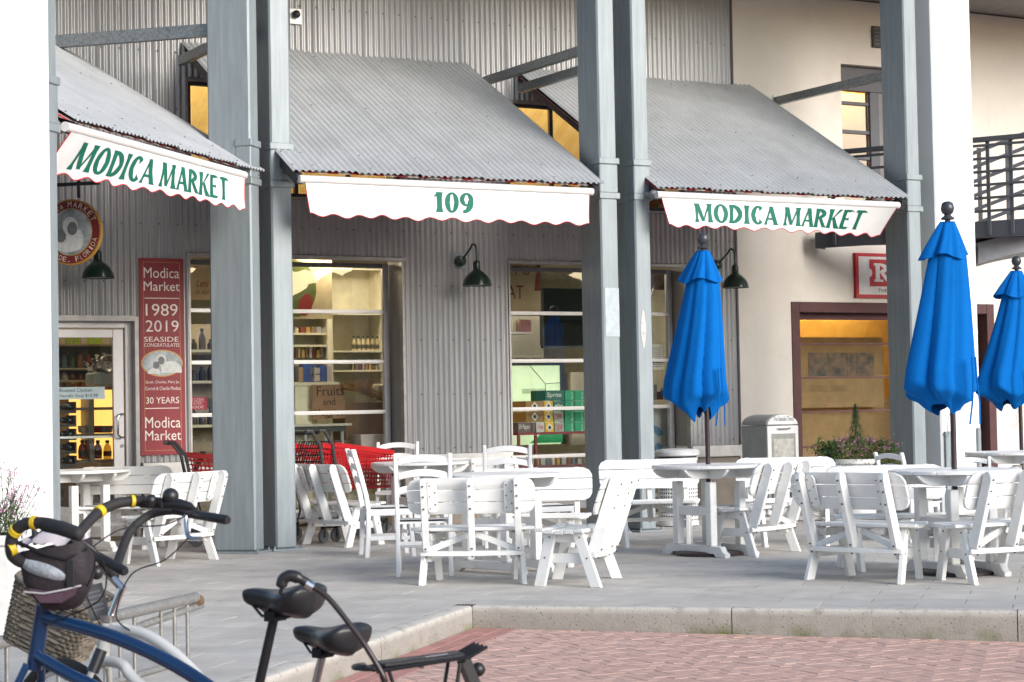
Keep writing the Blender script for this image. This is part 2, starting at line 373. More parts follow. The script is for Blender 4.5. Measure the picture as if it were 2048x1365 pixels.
# small square that closes the corner where the kerbs meet is covered by the front run
# brick road
road = thing('brick_road', '', ''); del road['category']; del road['label']; road['kind'] = 'structure'
rb = MB()
def rp(x, y, dz=0): 
    p = f1(x, y); return (p.x, p.y, zroad(p.x)+dz)
rb.grid(lambda u, v: rp(-11+10.99*v, -9+8.99*u, -0.0055), 20, 4)
part('road_bed', rb, ROADM, road, smooth=0)
BL, BW = 0.17, 0.085
cells = []
ang = radians(0)
def add_poly(w, m):
    if len(w) < 3 or area(w) < 0.0012: return
    cx = sum(p[0] for p in w)/len(w); cy = sum(p[1] for p in w)/len(w)
    if cy < 7.0 or abs(cx)/cy > 0.30: return
    cells.append((cy, shrink(w, 0.0035), m))
for i in range(-44, 0):                   # red border course beside the left kerb
    for j in range(3): add_poly([tuple(f1(x, y)[:2]) for x, y in ((i*.2, -.006-j*.1), (i*.2, -.106-j*.1), (i*.2+.2, -.106-j*.1), (i*.2+.2, -.006-j*.1))], 1)
kp = f1(-0.006, 0); bp_ = f1(0, -0.309)
for i in range(-110, 110):                  # herringbone field, turned to the shop front
    for j in range(-170, -20):
        k = (i+j) % 4
        if k == 0: dx, dy = 2*BW, BW
        elif k == 2: dx, dy = BW, 2*BW
        else: continue
        x0, y0 = i*BW, j*BW
        w = [tuple((O2+U*x+Vector((-sin(TH), cos(TH), 0))*y)[:2]) for x, y in ((x0, y0), (x0+dx, y0), (x0+dx, y0+dy), (x0, y0+dy))]
        c = w[0]
        if c[1] < 6.5 or c[1] > 14 or abs(c[0]) > 4.6: continue
        w = clip(w, kp, -U1)
        if len(w) > 2: w = clip(w, bp_, N1)
        add_poly(w, 0)
cells = [c for c in cells if c[0] > 7.0]
vis = sorted(cells, key=lambda c: c[0])
rest = [MB(), MB()]
for k, (cy, q, m) in enumerate(vis):
    mb = MB() if 0 < k < 296 else rest[m]
    zt = random.uniform(-0.002, 0.001); n = len(q)
    ctr = (sum(p[0] for p in q)/n, sum(p[1] for p in q)/n)
    R3 = lambda x, y, dz: (x, y, zroad(x)+dz)
    tp = [R3(p[0]+(ctr[0]-p[0])*.06, p[1]+(ctr[1]-p[1])*.06, zt) for p in q]; ed = [R3(p[0], p[1], zt-0.0025) for p in q]; bo = [R3(p[0], p[1], -0.03) for p in q]
    mb.add(tp+ed+bo, [tuple(range(n))] + [(i, (i+1) % n, n+(i+1) % n, n+i) for i in range(n)] + [(n+i, n+(i+1) % n, 2*n+(i+1) % n, 2*n+i) for i in range(n)])
    if 0 < k < 296: part('brick', mb, BRICKR if m else BRICK, road, smooth=0)
part('brick_field', rest[0], BRICK, road, smooth=0, kind='stuff'); part('border_brick_field', rest[1], BRICKR, road, smooth=0, kind='stuff')
# leaf litter and bits on the paving
li = MB(); rr = random.Random(5)
for k in range(260):
    px, py = rr.uniform(430, 1300), rr.uniform(1060, 1200)
    if rr.random() < .35: px, py = rr.uniform(560, 780), rr.uniform(1085, 1120)
    if rr.random() < .25: px, py = rr.uniform(960, 2040), rr.uniform(1262, 1360)
    p = G(px, py, 0.0); 
    if py > 1250: p = G(px, py, -0.16); p.z = zroad(p.x)
    a = rr.uniform(0, 6.28); s = rr.uniform(.004, .010)
    d = Vector((cos(a), sin(a), 0))*s; e = Vector((-sin(a), cos(a), 0))*s*.6
    li.add([p-d+Vector((0,0,.003)), p-e+Vector((0,0,.004)), p+d+Vector((0,0,.008)), p+e+Vector((0,0,.005))], [(0,1,2,3)])
part('ground_litter', li, mat('litter', (0.55,0.50,0.42), 0.9, isl=0.5), None, kind='stuff')
# ================================================================== SHOP WALL
def F2(o): o.location = O2; o.rotation_euler = (0, 0, TH); return o
AL = W(104, 600)[0]; AR = W(1468, 460)[0]
A1L, A1R = W(379, 700)[0], W(806, 700)[0]
A2L, A2R = W(1019, 700)[0], W(1378, 750)[0]
ZH = (W(640, 513)[1] + W(1094, 521)[1])/2         # lower window head
ZUB = W(455, 392)[1]; ZUB = (ZUB + W(1318, 432)[1])/2
ZUT = W(1094, 205)[1]
ADR = W(271, 800)[0]; ZDT = W(200, 637)[1]
ZCB = W(900, 907)[1]; ZTOP = 6.48; ZSB = W(900, 932)[1]
PER = 0.0678
def corr_sheet(a0, a1, z0, z1, off):
    n = max(2, int((a1-a0)/PER*8)); mb = MB(); A = 0.0105
    ripple = random.uniform(0, 9)
    mb.grid(lambda u, v: (a0+(a1-a0)*u, -0.014+off - A*cos(2*pi*(a0+(a1-a0)*u)/PER) + 0.0015*noise.noise(Vector((u*2+ripple, v*3, 0))), z0+(z1-z0)*v), n, 6)
    return mb
wall = F2(thing('corrugated_shop_wall', 'galvanised corrugated metal shop wall behind the awnings with tall window openings', 'wall'))
screws = MB()
def region(a0, a1, z0, z1, k0=0, jag=False):
    w = 9*PER; s = math.floor(a0/w)*w; k = 0
    while s < a1-1e-4:
        b0, b1 = max(a0, s), min(a1, s+w)
        if b1-b0 > 0.01: part('corrugated_sheet', corr_sheet(b0, b1, z0+(random.uniform(0, .012) if jag else 0), z1, 0.0022*(k % 2)), CORR, wall, smooth=70)
        s += w; k += 1
    z = 0.87
    while z < z1:
        if z > z0+0.03:
            a = (math.floor(a0/(3*PER))+1)*3*PER
            while a < a1-0.02:
                screws.lathe([(0.009, 0), (0.008, 0.005), (0.004, 0.007)], 6, (a+PER/2, 0, 0)); st = len(screws.v)-18
                screws.v[st:] = [(v[0], -0.012-0.0085-v[2]+0.002, z+v[1]+0.0) for v in screws.v[st:]]
                a += 3*PER
        z += 0.61
region(AL-0.3, ADR, ZDT, ZTOP)
region(ADR, A1L, ZCB, ZTOP)
region(A1L, A1R, ZH, ZUB, jag=True); region(A1L, A1R, ZUT, ZTOP, jag=True)
region(A1R, A2L, ZCB, ZTOP)
region(A2L, A2R, ZH, ZUB, jag=True); region(A2L, A2R, ZUT, ZTOP, jag=True)
region(A2R, AR, ZCB, ZTOP)
part('screws', screws, SCREW, wall, kind='stuff')
COREM = mat('reveal_metal', (0.25,0.23,0.21), 0.6, 0.3, 0.1, 3)
core = MB(); y0, y1 = 0.006, 0.36
core.box(AL-0.4, ADR, y0, y1, ZDT+0.0, ZTOP); core.box(ADR, A1L, y0, y1, ZCB, ZTOP)
core.box(A1L, A1R, y0+.001, y1, ZH, ZUB); core.box(A1L, A1R, y0+.001, y1, ZUT, ZTOP); core.box(A1R, A2L, y0, y1, ZCB, ZTOP)
core.box(A2L, A2R, y0+.001, y1, ZH, ZUB); core.box(A2L, A2R, y0+.001, y1, ZUT, ZTOP); core.box(A2R, AR-0.004, y0, y1, ZCB, ZTOP)
part('wall_core', core, COREM, wall, smooth=0)
base = MB(); base.box(ADR+.08, A1L-.002, 0.0, 0.36, 0, ZSB); base.box(A1R+.002, A2L-.002, 0.0, 0.36, 0, ZSB); base.box(A2R+.002, AR, 0.0, 0.36, 0, ZSB)
part('base_wall', base, mat('base_block', (0.30,0.26,0.22), 0.9, 0, 0.12, 4, bump=0.3), wall, bevel=.004)
sb = MB()
for a, b in ((ADR+.06, A1L-.001), (A1R+.001, A2L-.001), (A2R+.001, AR+.01)): sb.box(a, b, -0.05, 0.355, ZSB+.001, ZCB-.004)
part('sill_band', sb, mat('sill_paint', (0.62,0.61,0.58), 0.7), wall, bevel=.004)
# flashings round openings
fl = MB()
for a0, a1 in ((A1L, A1R), (A2L, A2R)):
    fl.box(a0-.012, a0+.012, -0.028, 0.05, ZSB, ZH); fl.box(a1-.012, a1+.022, -0.028, 0.05, ZSB, ZH)
    fl.box(a0-.03, a1+.03, -0.04, 0.05, ZH-.045, ZH-.004); 
    fl.box(a0-.012, a0+.012, -0.028, 0.05, ZUB, ZUT); fl.box(a1-.012, a1+.012, -0.028, 0.05, ZUB, ZUT)
    fl.box(a0-.02, a1+.02, -0.038, 0.05, ZUT-.04, ZUT-.003); fl.box(a0-.02, a1+.02, -0.038, 0.05, ZUB+.003, ZUB+.035)
fl.box(ADR-.01, ADR+.035, -0.03, 0.10, 0.0, ZDT+.02); fl.box(AL-.3, ADR-.011, -0.045, 0.10, ZDT-.03, ZDT+.03)
part('flashing', fl, mat('flashing_metal', (0.30,0.29,0.28), 0.45, 0.5, 0.15, 10), wall, bevel=.002)
cs = MB(); cs.box(AR-.006, AR+.02, -0.035, 0.05, ZCB, ZTOP); part('corner_trim', cs, mat('corner_trim_metal', (0.10,0.09,0.10), 0.5, 0.4), wall)
# ---- glazed roll-up doors
ZR = []
for y in (623, 723.5, 825.5): ZR.append((W(680, y-.0, -.33)[1] + W(1094, {623:628.0, 723.5:722.5, 825.5:817.5}[y], -.33)[1])/2)
ZR.append(W(1150, 911, -.33)[1]); ZR.append(ZR[-1]-0.52)
FR = mat('silver_window_rail', (0.48,0.47,0.465), 0.35, 0.45, 0.03, 5)
def rollup(a0, a1, label):
    t = F2(thing('roll_up_glass_door', label, 'glass door', group='roll-up glass doors of the shop')); y = 0.33
    ztop = ZH-0.05
    for s in (0, 1):
        m = MB(); x = a0+.015 if s == 0 else a1-.085; m.box(x, x+.07, y-.02, y+.04, 0.12, ztop); part('stile', m, mat('stile_grey', (0.42,0.42,0.44), 0.4, 0.5), t, bevel=.004)
    m = MB(); m.box(a0+.086, a1-.086, y-.01, y+.05, ztop-.05, ztop); part('head_rail', m, GREYF, t, bevel=.003)
    ed = [ztop-.05] + ZR
    for i, z in enumerate(ZR):
        m = MB(); m.box(a0+.086, a1-.086, y-.022, y+.03, z-.021, z+.021); m.box(a0+.086, a1-.086, y-.030, y-.023, z-.008, z+.010); part('rail', m, FR, t, bevel=.002)
    mid = (a0+a1)/2
    for i in range(len(ZR)):
        m = MB(); m.box(a0+.087, a1-.087, y+.004, y+.009, ed[i+1]+.021, ed[i]-(.021 if i else 0.001)); part('pane', m, GLASS, t, smooth=0)
    m = MB(); m.box(a0+.086, a1-.086, y-.01, y+.03, 0.10, ZR[-1]-.022); part('bottom_panel', m, GREYF, t)
    return t
rollup(A1L, A1R, 'glazed roll-up door behind the paired columns, left of the pier with the wall lamp')
rollup(A2L, A2R, 'glazed roll-up door with stacked soft drink cartons showing behind it')
# ---- clerestory windows
def clere(a0, a1, label):
    t = F2(thing('clerestory_window', label, 'window', group='clerestory windows above the awnings')); y = 0.02
    m = MB(); m.box(a0+.013, a0+.05, y-.02, y+.04, ZUB+.036, ZUT-.041); m.box(a1-.05, a1-.013, y-.02, y+.04, ZUB+.036, ZUT-.041)
    m.box(a0+.051, a1-.051, y-.019, y+.04, ZUT-.08, ZUT-.041); m.box(a0+.051, a1-.051, y-.019, y+.04, ZUB+.036, ZUB+.075); part('frame', m, DARKF, t, bevel=.003)
    xs = [a0+.05, a0+(a1-a0)*.25, a0+(a1-a0)*.5, a0+(a1-a0)*.75, a1-.05]
    for i in range(1, 4):
        m = MB(); m.box(xs[i]-.02, xs[i]+.02, y-.018, y+.039, ZUB+.076, ZUT-.081); part('mullion', m, DARKF, t, bevel=.003)
    for i in range(4):
        m = MB(); m.box(xs[i]+.021, xs[i+1]-.021, y+.008, y+.013, ZUB+.076, ZUT-.081); part('pane', m, GLASS, t, smooth=0)
clere(A1L, A1R, 'yellow-lit upper window partly hidden by the awning numbered 109 on its left side')
clere(A2L, A2R, 'yellow-lit upper window with a dark mullion between the two right awnings')
# ---- building interior (rooms seen through the glass)
INW = mat('interior_cream', (0.62,0.57,0.46), 0.8); INF = mat('interior_floor', (0.20,0.17,0.14), 0.5)
rm = MB(); a0, a1 = AL-0.3, AR-0.02
rm.box(a0, a1, 5.0, 5.1, 0.0, 6.4); rm.box(a0-.1, a0, 0.37, 5.1, 0, 6.4); rm.box(a1, a1+.1, 0.37, 5.1, 0, 6.4)
struct('shop_interior_walls', rm, INW, loc=O2, rz=TH)
fm = MB(); fm.box(a0, a1, 0.10, 5.0, -0.1, 0.02); struct('shop_floor', fm, INF, loc=O2, rz=TH)
cm = MB(); cm.box(a0, a1, 0.37, 5.0, ZH+.12, ZH+.22); struct('shop_ceiling', cm, mat('interior_ceiling', (0.55,0.50,0.40), 0.9), loc=O2, rz=TH)
ym = MB(); ym.box(a0, a1, 1.2, 1.28, ZH+.23, 6.4); struct('upper_room_wall', ym, YEL, loc=O2, rz=TH)
LAMPM = mat('lamp_panel_glow', (0.8,0.7,0.5), 0.5, emis=(1.0,0.78,0.45), estr=24)
LAMPW = mat('lamp_panel_soft', (0.8,0.75,0.6), 0.5, emis=(1.0,0.86,0.66), estr=12)
def lamp_panel(a, y, z, w, h, m, label):
    t = F2(thing('ceiling_light', label, 'light', group='ceiling lights inside the shop')); t.location = wp(a, -y, z)
    f = MB(); f.box(-w/2-.03, w/2+.03, -h/2-.03, h/2+.03, 0.012, 0.06); part('housing', f, DOORF, t); d = MB(); d.box(-w/2, w/2, -h/2, h/2, 0, 0.01); part('diffuser', d, m, t)
ORD = ('leftmost', 'second from left', 'middle', 'second from right', 'rightmost')
for k in range(5): lamp_panel(a0+1.0+k*1.55, 1.05, ZH+.055, 1.2, .3, LAMPW, ORD[k]+' long ceiling light of the market room behind the glass')
for k in range(5): lamp_panel(a0+1.0+k*1.55, 0.75, 6.2, 1.2, .3, LAMPM, ORD[k]+' warm ceiling light in the upper room behind the yellow windows')
cu = MB(); cu.box(a0, a1, 0.37, 1.2, 6.3, 6.4); struct('upper_room_ceiling', cu, YEL, loc=O2, rz=TH)
# ================================================================== STUCCO WALL on the right
SA0, SA1 = W(1586, 800)[0], W(1992, 800)[0]; SZT = W(1600, 604)[1]
DA0 = W(1683, 200)[0]; DA1 = DA0+1.55; DZT = W(1700, 129)[1]; DZB = 3.42
st = F2(thing('stucco_wall', 'cream stucco building wall with a dark red shop window, right of the corrugated metal', 'wall'))
AE = 11.0
m = MB(); m.box(AR+.021, SA0, 0, .4, 0, 6.48); m.box(SA0, SA1, .001, .4, SZT, DZB); m.box(SA0, DA0, .001, .4, DZB, 6.48)
m.box(DA0, DA1, .001, .4, DZT, 6.48); m.box(DA1, SA1, .001, .4, DZB, 6.48); m.box(SA1, AE, 0, .4, 0, 6.48)
part('stucco_panel', m, STUC, st, smooth=0)
sh = F2(thing('shop_window', 'tall dark red framed shop window glowing orange beside the newspaper box', 'window'))
y = .12
for nm, bx in (('jamb', (SA0+.002, SA0+.13, -.012, .28, 0, SZT-.002)), ('jamb', (SA1-.13, SA1-.002, -.012, .28, 0, SZT-.002)), ('head', (SA0+.131, SA1-.131, -.010, .28, SZT-.13, SZT-.003))):
    m = MB(); m.box(*bx); part(nm, m, BROWN, sh, bevel=.004)
m = MB(); m.box(SA0+.131, SA0+.24, .16, .24, 0, SZT-.131); m.box(SA1-.24, SA1-.131, .16, .24, 0, SZT-.131); m.box(SA0+.241, SA1-.241, .16, .24, SZT-.215, SZT-.131); part('sash', m, BROWN, sh, bevel=.004)
zs = [SZT-.215] + [W(1700, q, -.2)[1] for q in (688.5, 755.5, 822.5, 891.5, 960)] + [0.15]
for z in zs[1:-1]:
    m = MB(); m.box(SA0+.241, SA1-.241, .17, .23, z-.011, z+.011); part('glazing_bar', m, BROWN, sh, bevel=.002)
for i in range(len(zs)-1):
    m = MB(); m.box(SA0+.241, SA1-.241, .198, .203, zs[i+1]+.012, zs[i]-.012); part('pane', m, GLASS, sh, smooth=0)
# right-hand room
OR = mat('ochre_room_paint', (0.64,0.43,0.17), 0.8)
m = MB(); m.box(SA0-.3, SA1+.6, 2.2, 2.3, 0, 3.3); m.box(SA0-.4, SA0-.3, .41, 2.3, 0, 3.3); m.box(SA1+.6, SA1+.7, .41, 2.3, 0, 3.3); m.box(SA0-.3, SA1+.6, .41, 2.2, 3.2, 3.3); m.box(SA0-.3, SA1+.6, .25, 2.2, -.1, .02)
struct('gallery_room', m, OR, loc=O2, rz=TH)
lamp_o = mat('gallery_lamp_glow', (0.8,0.6,0.3), 0.5, emis=(1.0,0.66,0.22), estr=30)
t = thing('strip_light', 'glowing warm strip light at the top of the shop window room', 'light', wp((SA0+SA1)/2, -1.75, 2.95), TH)
m = MB(); m.box(-1.3, 1.3, -.06, .06, .0, .01); part('diffuser', m, lamp_o, t); m = MB(); m.box(-1.32, 1.32, -.08, .08, .011, .06); part('housing', m, BLACKM, t)
# balcony door
bd = F2(thing('balcony_door', 'dark framed glazed door on the upper landing above the right awning', 'door'))
m = MB(); m.box(DA0+.002, DA1-.002, .1, .2, DZT-.32, DZT-.002); m.box(DA0+.55, DA0+.70, .1, .2, DZB, DZT-.321); m.box(DA1-.1, DA1-.002, .1, .2, DZB, DZT-.321); m.box(DA0+.002, DA0+.03, .1, .2, DZB, DZT-.321); part('frame', m, mat('slate_frame', (0.055,0.057,0.07), 0.5), bd, bevel=.004)
zz = [W(1700, q, -.15)[1] for q in (207.5, 264.5, 316, 372)]
for z in zz:
    m = MB(); m.box(DA0+.031, DA0+.549, .12, .18, z-.022, z+.022); part('glazing_bar', m, mat('slate_frame', (0,0,0)), bd, bevel=.003)
ee = [DZT-.321] + zz + [DZB]
for i in range(len(ee)-1):
    m = MB(); m.box(DA0+.031, DA0+.549, .148, .153, ee[i+1]+.023, ee[i]-.023); part('pane', m, GLASS, bd, smooth=0)
m = MB(); m.box(DA0+.701, DA1-.101, .12, .16, DZB, DZT-.321); part('door_leaf', m, mat('grey_door_paint', (0.16,0.14,0.14), 0.6), bd)
m = MB(); m.box(DA0-.2, DA1+.2, 1.1, 1.2, DZB-.2, 6.3); m.box(DA0-.3, DA0-.2, .41, 1.2, DZB-.2, 6.3); m.box(DA1+.2, DA1+.3, .41, 1.2, DZB-.2, 6.3); m.box(DA0-.2, DA1+.2, .41, 1.1, 6.2, 6.3)
struct('upper_hall_wall', m, mat('hall_cream', (0.66,0.45,0.26), 0.8), loc=O2, rz=TH)
t = thing('wall_light', 'warm light inside the upper hall behind the balcony door', 'light', wp(DA0+.9, -.95, 5.6), TH)
m = MB(); m.box(-.3, .3, -.05, .05, 0, .15); part('shade', m, lamp_o, t); m = MB(); m.box(-.32, .32, .051, .09, -.02, .17); part('back_plate', m, BLACKM, t)
# soffit
m = MB(); m.box(-8, 12, -2.6, 0.5, 6.5, 6.8)
sf = struct('soffit', m, mat('soffit_boards', (0.26,0.25,0.24), 0.8, 0, 0.2, 5, (8,1,1)), loc=O2, rz=TH)
# wall of the angled bay (mostly hidden by the near white pillar)
P1 = G(512, 1108)
def F1(o): o.location = (P1.x, P1.y, 0); o.rotation_euler = (0, 0, TH1); return o
WD1 = 2.75
w1 = F1(thing('angled_corrugated_wall', 'corrugated metal wall of the angled bay behind the left awning', 'wall'))
n = 0
x = -3.6
while x < 1.15:
    e = min(1.15, x+9*PER); mb = MB(); nn = int((e-x)/PER*8)
    mb.grid(lambda u, v: (x+(e-x)*u, WD1-.012-.0085*cos(2*pi*(x+(e-x)*u)/PER), 0.8+5.68*v), nn, 1); part('corrugated_sheet', mb, CORR, w1, smooth=70); x = e
m = MB(); m.box(-3.6, 1.15, WD1, WD1+.3, 0, 6.48); part('wall_core', m, COREM, w1)
# ================================================================== COLUMNS
def column(loc, rz, label, w=.21, dpt=.41, x0=0.0):
    t = thing('steel_column', label, 'column', loc, rz, 'galvanised box columns along the shop front')
    m = MB(); m.box(x0, x0+w, 0, dpt, 0.02, 7.2); part('shaft', m, GALV, t, bevel=.016)
    m = MB(); m.box(x0-.007, x0+w+.007, -.007, .15, 3.50, 3.80); part('cover_plate', m, GALV, t, bevel=.01)
    for z in (3.44, 3.80):
        m = MB(); m.box(x0-.012, x0+w+.026, -.016, .155 if z > 3.5 else dpt+.01, z, z+.065); part('collar', m, GALV, t, bevel=.006)
    m = MB(); m.box(x0-.05, x0+w+.06, -.05, dpt+.05, 0.0, .02); part('base_plate', m, GALV, t, bevel=.003)
    for bx, by in ((x0-.03, -.03), (x0+w+.035, -.03)):
        m = MB(); m.lathe([(.012, 0), (.012, .025), (.006, .03)], 6, (bx, by, .02)); part('bolt', m, GALVD, t)
    return t
PC3 = G(1214, 1069); d3 = (PC3-O2).dot(N)
def colpt(px, py, d): 
    a, z = W(px, py, d); return wp(a, d, 0)
P2 = G(553, 1103)
column(Vector((P1.x, P1.y, 0)), TH1, 'wide grey steel column nearest the red wall banner', .2, .43)
column(Vector((P2.x, P2.y, 0)), TH, 'grey steel column just right of the widest one, beside the red shopping trolleys', .21, .41)
column(Vector((PC3.x, PC3.y, 0)), TH, 'grey steel column at the right tip of the awning numbered 109, with a weathered poster scrap')
column(colpt(1283, 1066, d3), TH, 'grey steel column with a pale rust-spotted patch, left of the first blue umbrella', .19)
column(colpt(1828, 900, d3), TH, 'grey steel column at the tip of the right awning beside the white stucco pillar', .19)
c0 = hit(123, 1000, Vector((P1.x, P1.y, 0)), N1); x0c = (c0-P1).dot(U1)
column(f1(x0c-.2, 0, 0, P1), TH1, 'pale grey steel column peeking out from the near white stucco pillar at far left', .2, .4)
# repair patches on columns
m = MB(); m.box(.02, .19, -.006, 0, 2.05, 2.95)
solo('sticker_residue', MB().box(.03, .2, -.0065, -.0005, 2.02, 2.52), mat('residue_white', (0.40,0.45,0.47), 0.6, 0, 0.15, 8, dirt=((0.30,0.34,0.36), 14, 0.9)), 'rectangular patch of peeled poster residue on the steel column left of the lamp', 'poster residue', (PC3.x, PC3.y, 0), TH)
pc = colpt(1283, 1066, d3)
poly = [(.075+.035*sin(k*pi*2/14)*(1-.4*abs(cos(k*pi*2/14))), 2.1+.21*cos(k*pi*2/14)) for k in range(14)]
solo('weathered_patch', MB().prism(poly, -.0035, -.0005), mat('patch_pale', (0.50,0.50,0.49), 0.7, 0, 0.05, 8, dirt=((0.30,0.10,0.04), 11, 0.9)), 'pale oval patch with rust spot on the column left of the first umbrella', 'rust patch', (pc.x, pc.y, 0), TH)
# stucco pillars
pp = colpt(1874, 520, d3)
t = thing('stucco_pillar', 'white stucco pillar behind the middle blue umbrella', 'pillar', pp, TH)
m = MB(); m.box(0, .60, 0, .6, 0, 7.2); part('shaft', m, STUW, t, bevel=.02)
m = MB(); m.box(.03, .11, -.035, -.001, .0, .95); part('downspout_stub', m, GALV, t, bevel=.006); m = MB(); m.box(.52, .57, -.03, -.001, .0, .98); part('pipe_cover', m, GALV, t, bevel=.006)
t = thing('stucco_pillar', 'near white stucco pillar filling the left edge with a small hinged panel', 'pillar', f1(x0c-.23, -.055, 0, P1), TH1)
m = MB(); m.box(-.9, 0.0, -.012, 1.6, 0, 7.2); part('shaft', m, STUW, t, bevel=.02)
m = MB(); m.box(-.93, -.901, .62, 1.3, .75, 2.55); part('panel', m, STUW, t, bevel=.004)
for z in (1.12, 1.75, 2.35):
    m = MB(); m.box(-.945, -.925, .605, .635, z, z+.13); part('hinge', m, GALVD, t, bevel=.003)
# ================================================================== LANDING, RAILING, STAIR on the right
SL = mat('slate_steel', (0.075,0.08,0.095), 0.45, 0.3, 0.1, 4)
Lw = at(1630, 484, 24.75); Le = at(2070, 455, 23.3)
ld = thing('balcony_landing', 'dark steel landing with horizontal railings beside the right stucco pillar', 'balcony', (Lw.x, Lw.y, 0), atan2(Le.y-Lw.y, Le.x-Lw.x))
Lz = 3.27; LL = (Le-Lw).xy.length
m = MB(); m.box(0, LL, 0, .04, Lz-.03, Lz+.17); m.box(0, .04, .04, .25, Lz-.03, Lz+.17); part('fascia', m, SL, ld, bevel=.004)
m = MB(); m.prism([(0.04, .045), (LL, .045), (LL, 1.9), (0.3, .25)], Lz-.0, Lz+.14, 'xy'); part('deck', m, DARKF, ld)
for k, x in enumerate((.24, .95, 1.75, 2.22, 2.50)):
    m = MB(); m.box(x, x+.045, -.02, -.001, Lz+.0, Lz+1.12); part('post', m, SL, ld, bevel=.003)
for k in range(6):
    z = Lz+.27+k*.158
    m = MB(); m.box(.2, LL, -.042, -.021, z, z+.032); part('rail', m, SL, ld, bevel=.003)
m = MB(); m.box(.2, LL, -.05, .02, Lz+1.12, Lz+1.18); part('handrail', m, SL, ld, bevel=.004)
stp = at(1962, 420, 24.3); ste = at(2075, 380, 24.0)
sr = thing('stair_railing', 'dark sloping stair railing behind the landing rails at the right edge', 'railing', (stp.x, stp.y, 0), 0)
for k in range(6):
    z = Lz+.22+k*.175; m = MB(); m.beam((-.35, 0, z-.12), (.9, -.1, z+.33), .03, .045); part('rail', m, SL, sr)
for x in (-.02, .33, .72):
    m = MB(); m.box(x, x+.045, .02, .06, Lz, Lz+1.15+x*.3); part('post', m, SL, sr)
ar = thing('curved_stair_soffit', 'pale grey curved underside of the stair at the right edge above the umbrella', 'stair', (0, 0, 0))
m = MB(); top = []; bot = []
for k in range(13):
    u = k/12; px = 1956+u*130; yt = 486-16*sin(u*1.45)*1.1-8*u; yb = 528-24*sin(u*1.5)-4*u
    top.append(at(px, yt, 24.0)); bot.append(at(px, yb, 24.0))
for k in range(12):
    q = [top[k], top[k+1], bot[k+1], bot[k]]; m.add([tuple(p) for p in q]+[tuple(p+Vector((.1, 1.2, 0))) for p in q], [(0,1,2,3),(7,6,5,4),(0,4,5,1),(3,2,6,7)])
part('soffit_band', m, mat('stair_grey', (0.30,0.31,0.35), 0.7), ar, smooth=60)
a, z = W(1752, 75, 0)
t = thing('wall_vent', 'small dark square vent high on the cream stucco wall', 'vent', wp(a, 0, z), TH)
m = MB(); m.box(-.08, .3, -.03, -.001, -.14, .14); part('frame', m, DARKF, t, bevel=.004)
for k in range(5): mm = MB(); mm.box(-.06, .28, -.042, -.031, -.11+k*.05, -.085+k*.05); part('louvre', mm, SL, t)

# ================================================================== trees across the square, seen only as reflections in the glass
tw = MB(); rt = random.Random(21)
for k in range(150):
    az = radians(75+210*rt.random()); D_ = rt.uniform(44, 60); x, y = D_*sin(az), D_*cos(az); h = rt.uniform(3.2, 7.5)*(1.25 if rt.random() < .2 else 1)
    r_ = rt.uniform(2.0, 4.0); o = len(tw.v)
    tw.ball((x, y, h-r_*.75), r_, 14, 10, (1, 1, .85)); 
    for i in range(o, len(tw.v)):
        v = Vector(tw.v[i]); n_ = noise.noise(v*.9)*.9+noise.noise(v*2.6)*.45; c = Vector((x, y, h-r_*.75)); tw.v[i] = tuple(c+(v-c)*(1+.35*n_))
for k in range(90):
    az = radians(70+220*k/90); x, y = 58*sin(az), 58*cos(az); tw.ball((x, y, 0.5), 4.2, 10, 6, (1, 1, .8))
part('far_trees', tw, mat('far_foliage', (0.05,0.075,0.03), .9, 0, .4, 1.5), None, kind='stuff')
# ================================================================== TEXT
def text_mesh(s, ext=0.0):
    cu = bpy.data.curves.new('lettering', 'FONT'); cu.body = s; cu.size = 1.0; cu.resolution_u = 3; cu.space_character = 1.0
    o = bpy.data.objects.new('lettering', cu); COL.objects.link(o)
    bpy.context.view_layer.update()
    dg = bpy.context.evaluated_depsgraph_get(); me = bpy.data.meshes.new_from_object(o.evaluated_get(dg))
    vs = [v.co.copy() for v in me.vertices]; fs = [tuple(p.vertices) for p in me.polygons]
    bpy.data.objects.remove(o); bpy.data.curves.remove(cu); bpy.data.meshes.remove(me)
    x0 = min(v.x for v in vs); x1 = max(v.x for v in vs); y0 = min(v.y for v in vs); y1 = max(v.y for v in vs)
    return [((v.x-x0)/(x1-x0), (v.y-y0)/(y1-y0)) for v in vs], fs
def text_fit(s, x0, x1, z0, z1, y, mat_, parent, name='lettering', fn=None, th=0.0015, slant=0.0):
    uv, fs = text_mesh(s); m = MB(); n = len(uv)
    def P(u, v, k):
        x = x0+(x1-x0)*u + slant*(z1-z0)*v; z = z0+(z1-z0)*v
        return fn(x, z, k) if fn else (x, y-k, z)
    m.add([P(u, v, 0) for u, v in uv]+[P(u, v, th) for u, v in uv], [tuple(i+n for i in f) for f in fs])
    return part(name, m, mat_, parent, smooth=0)
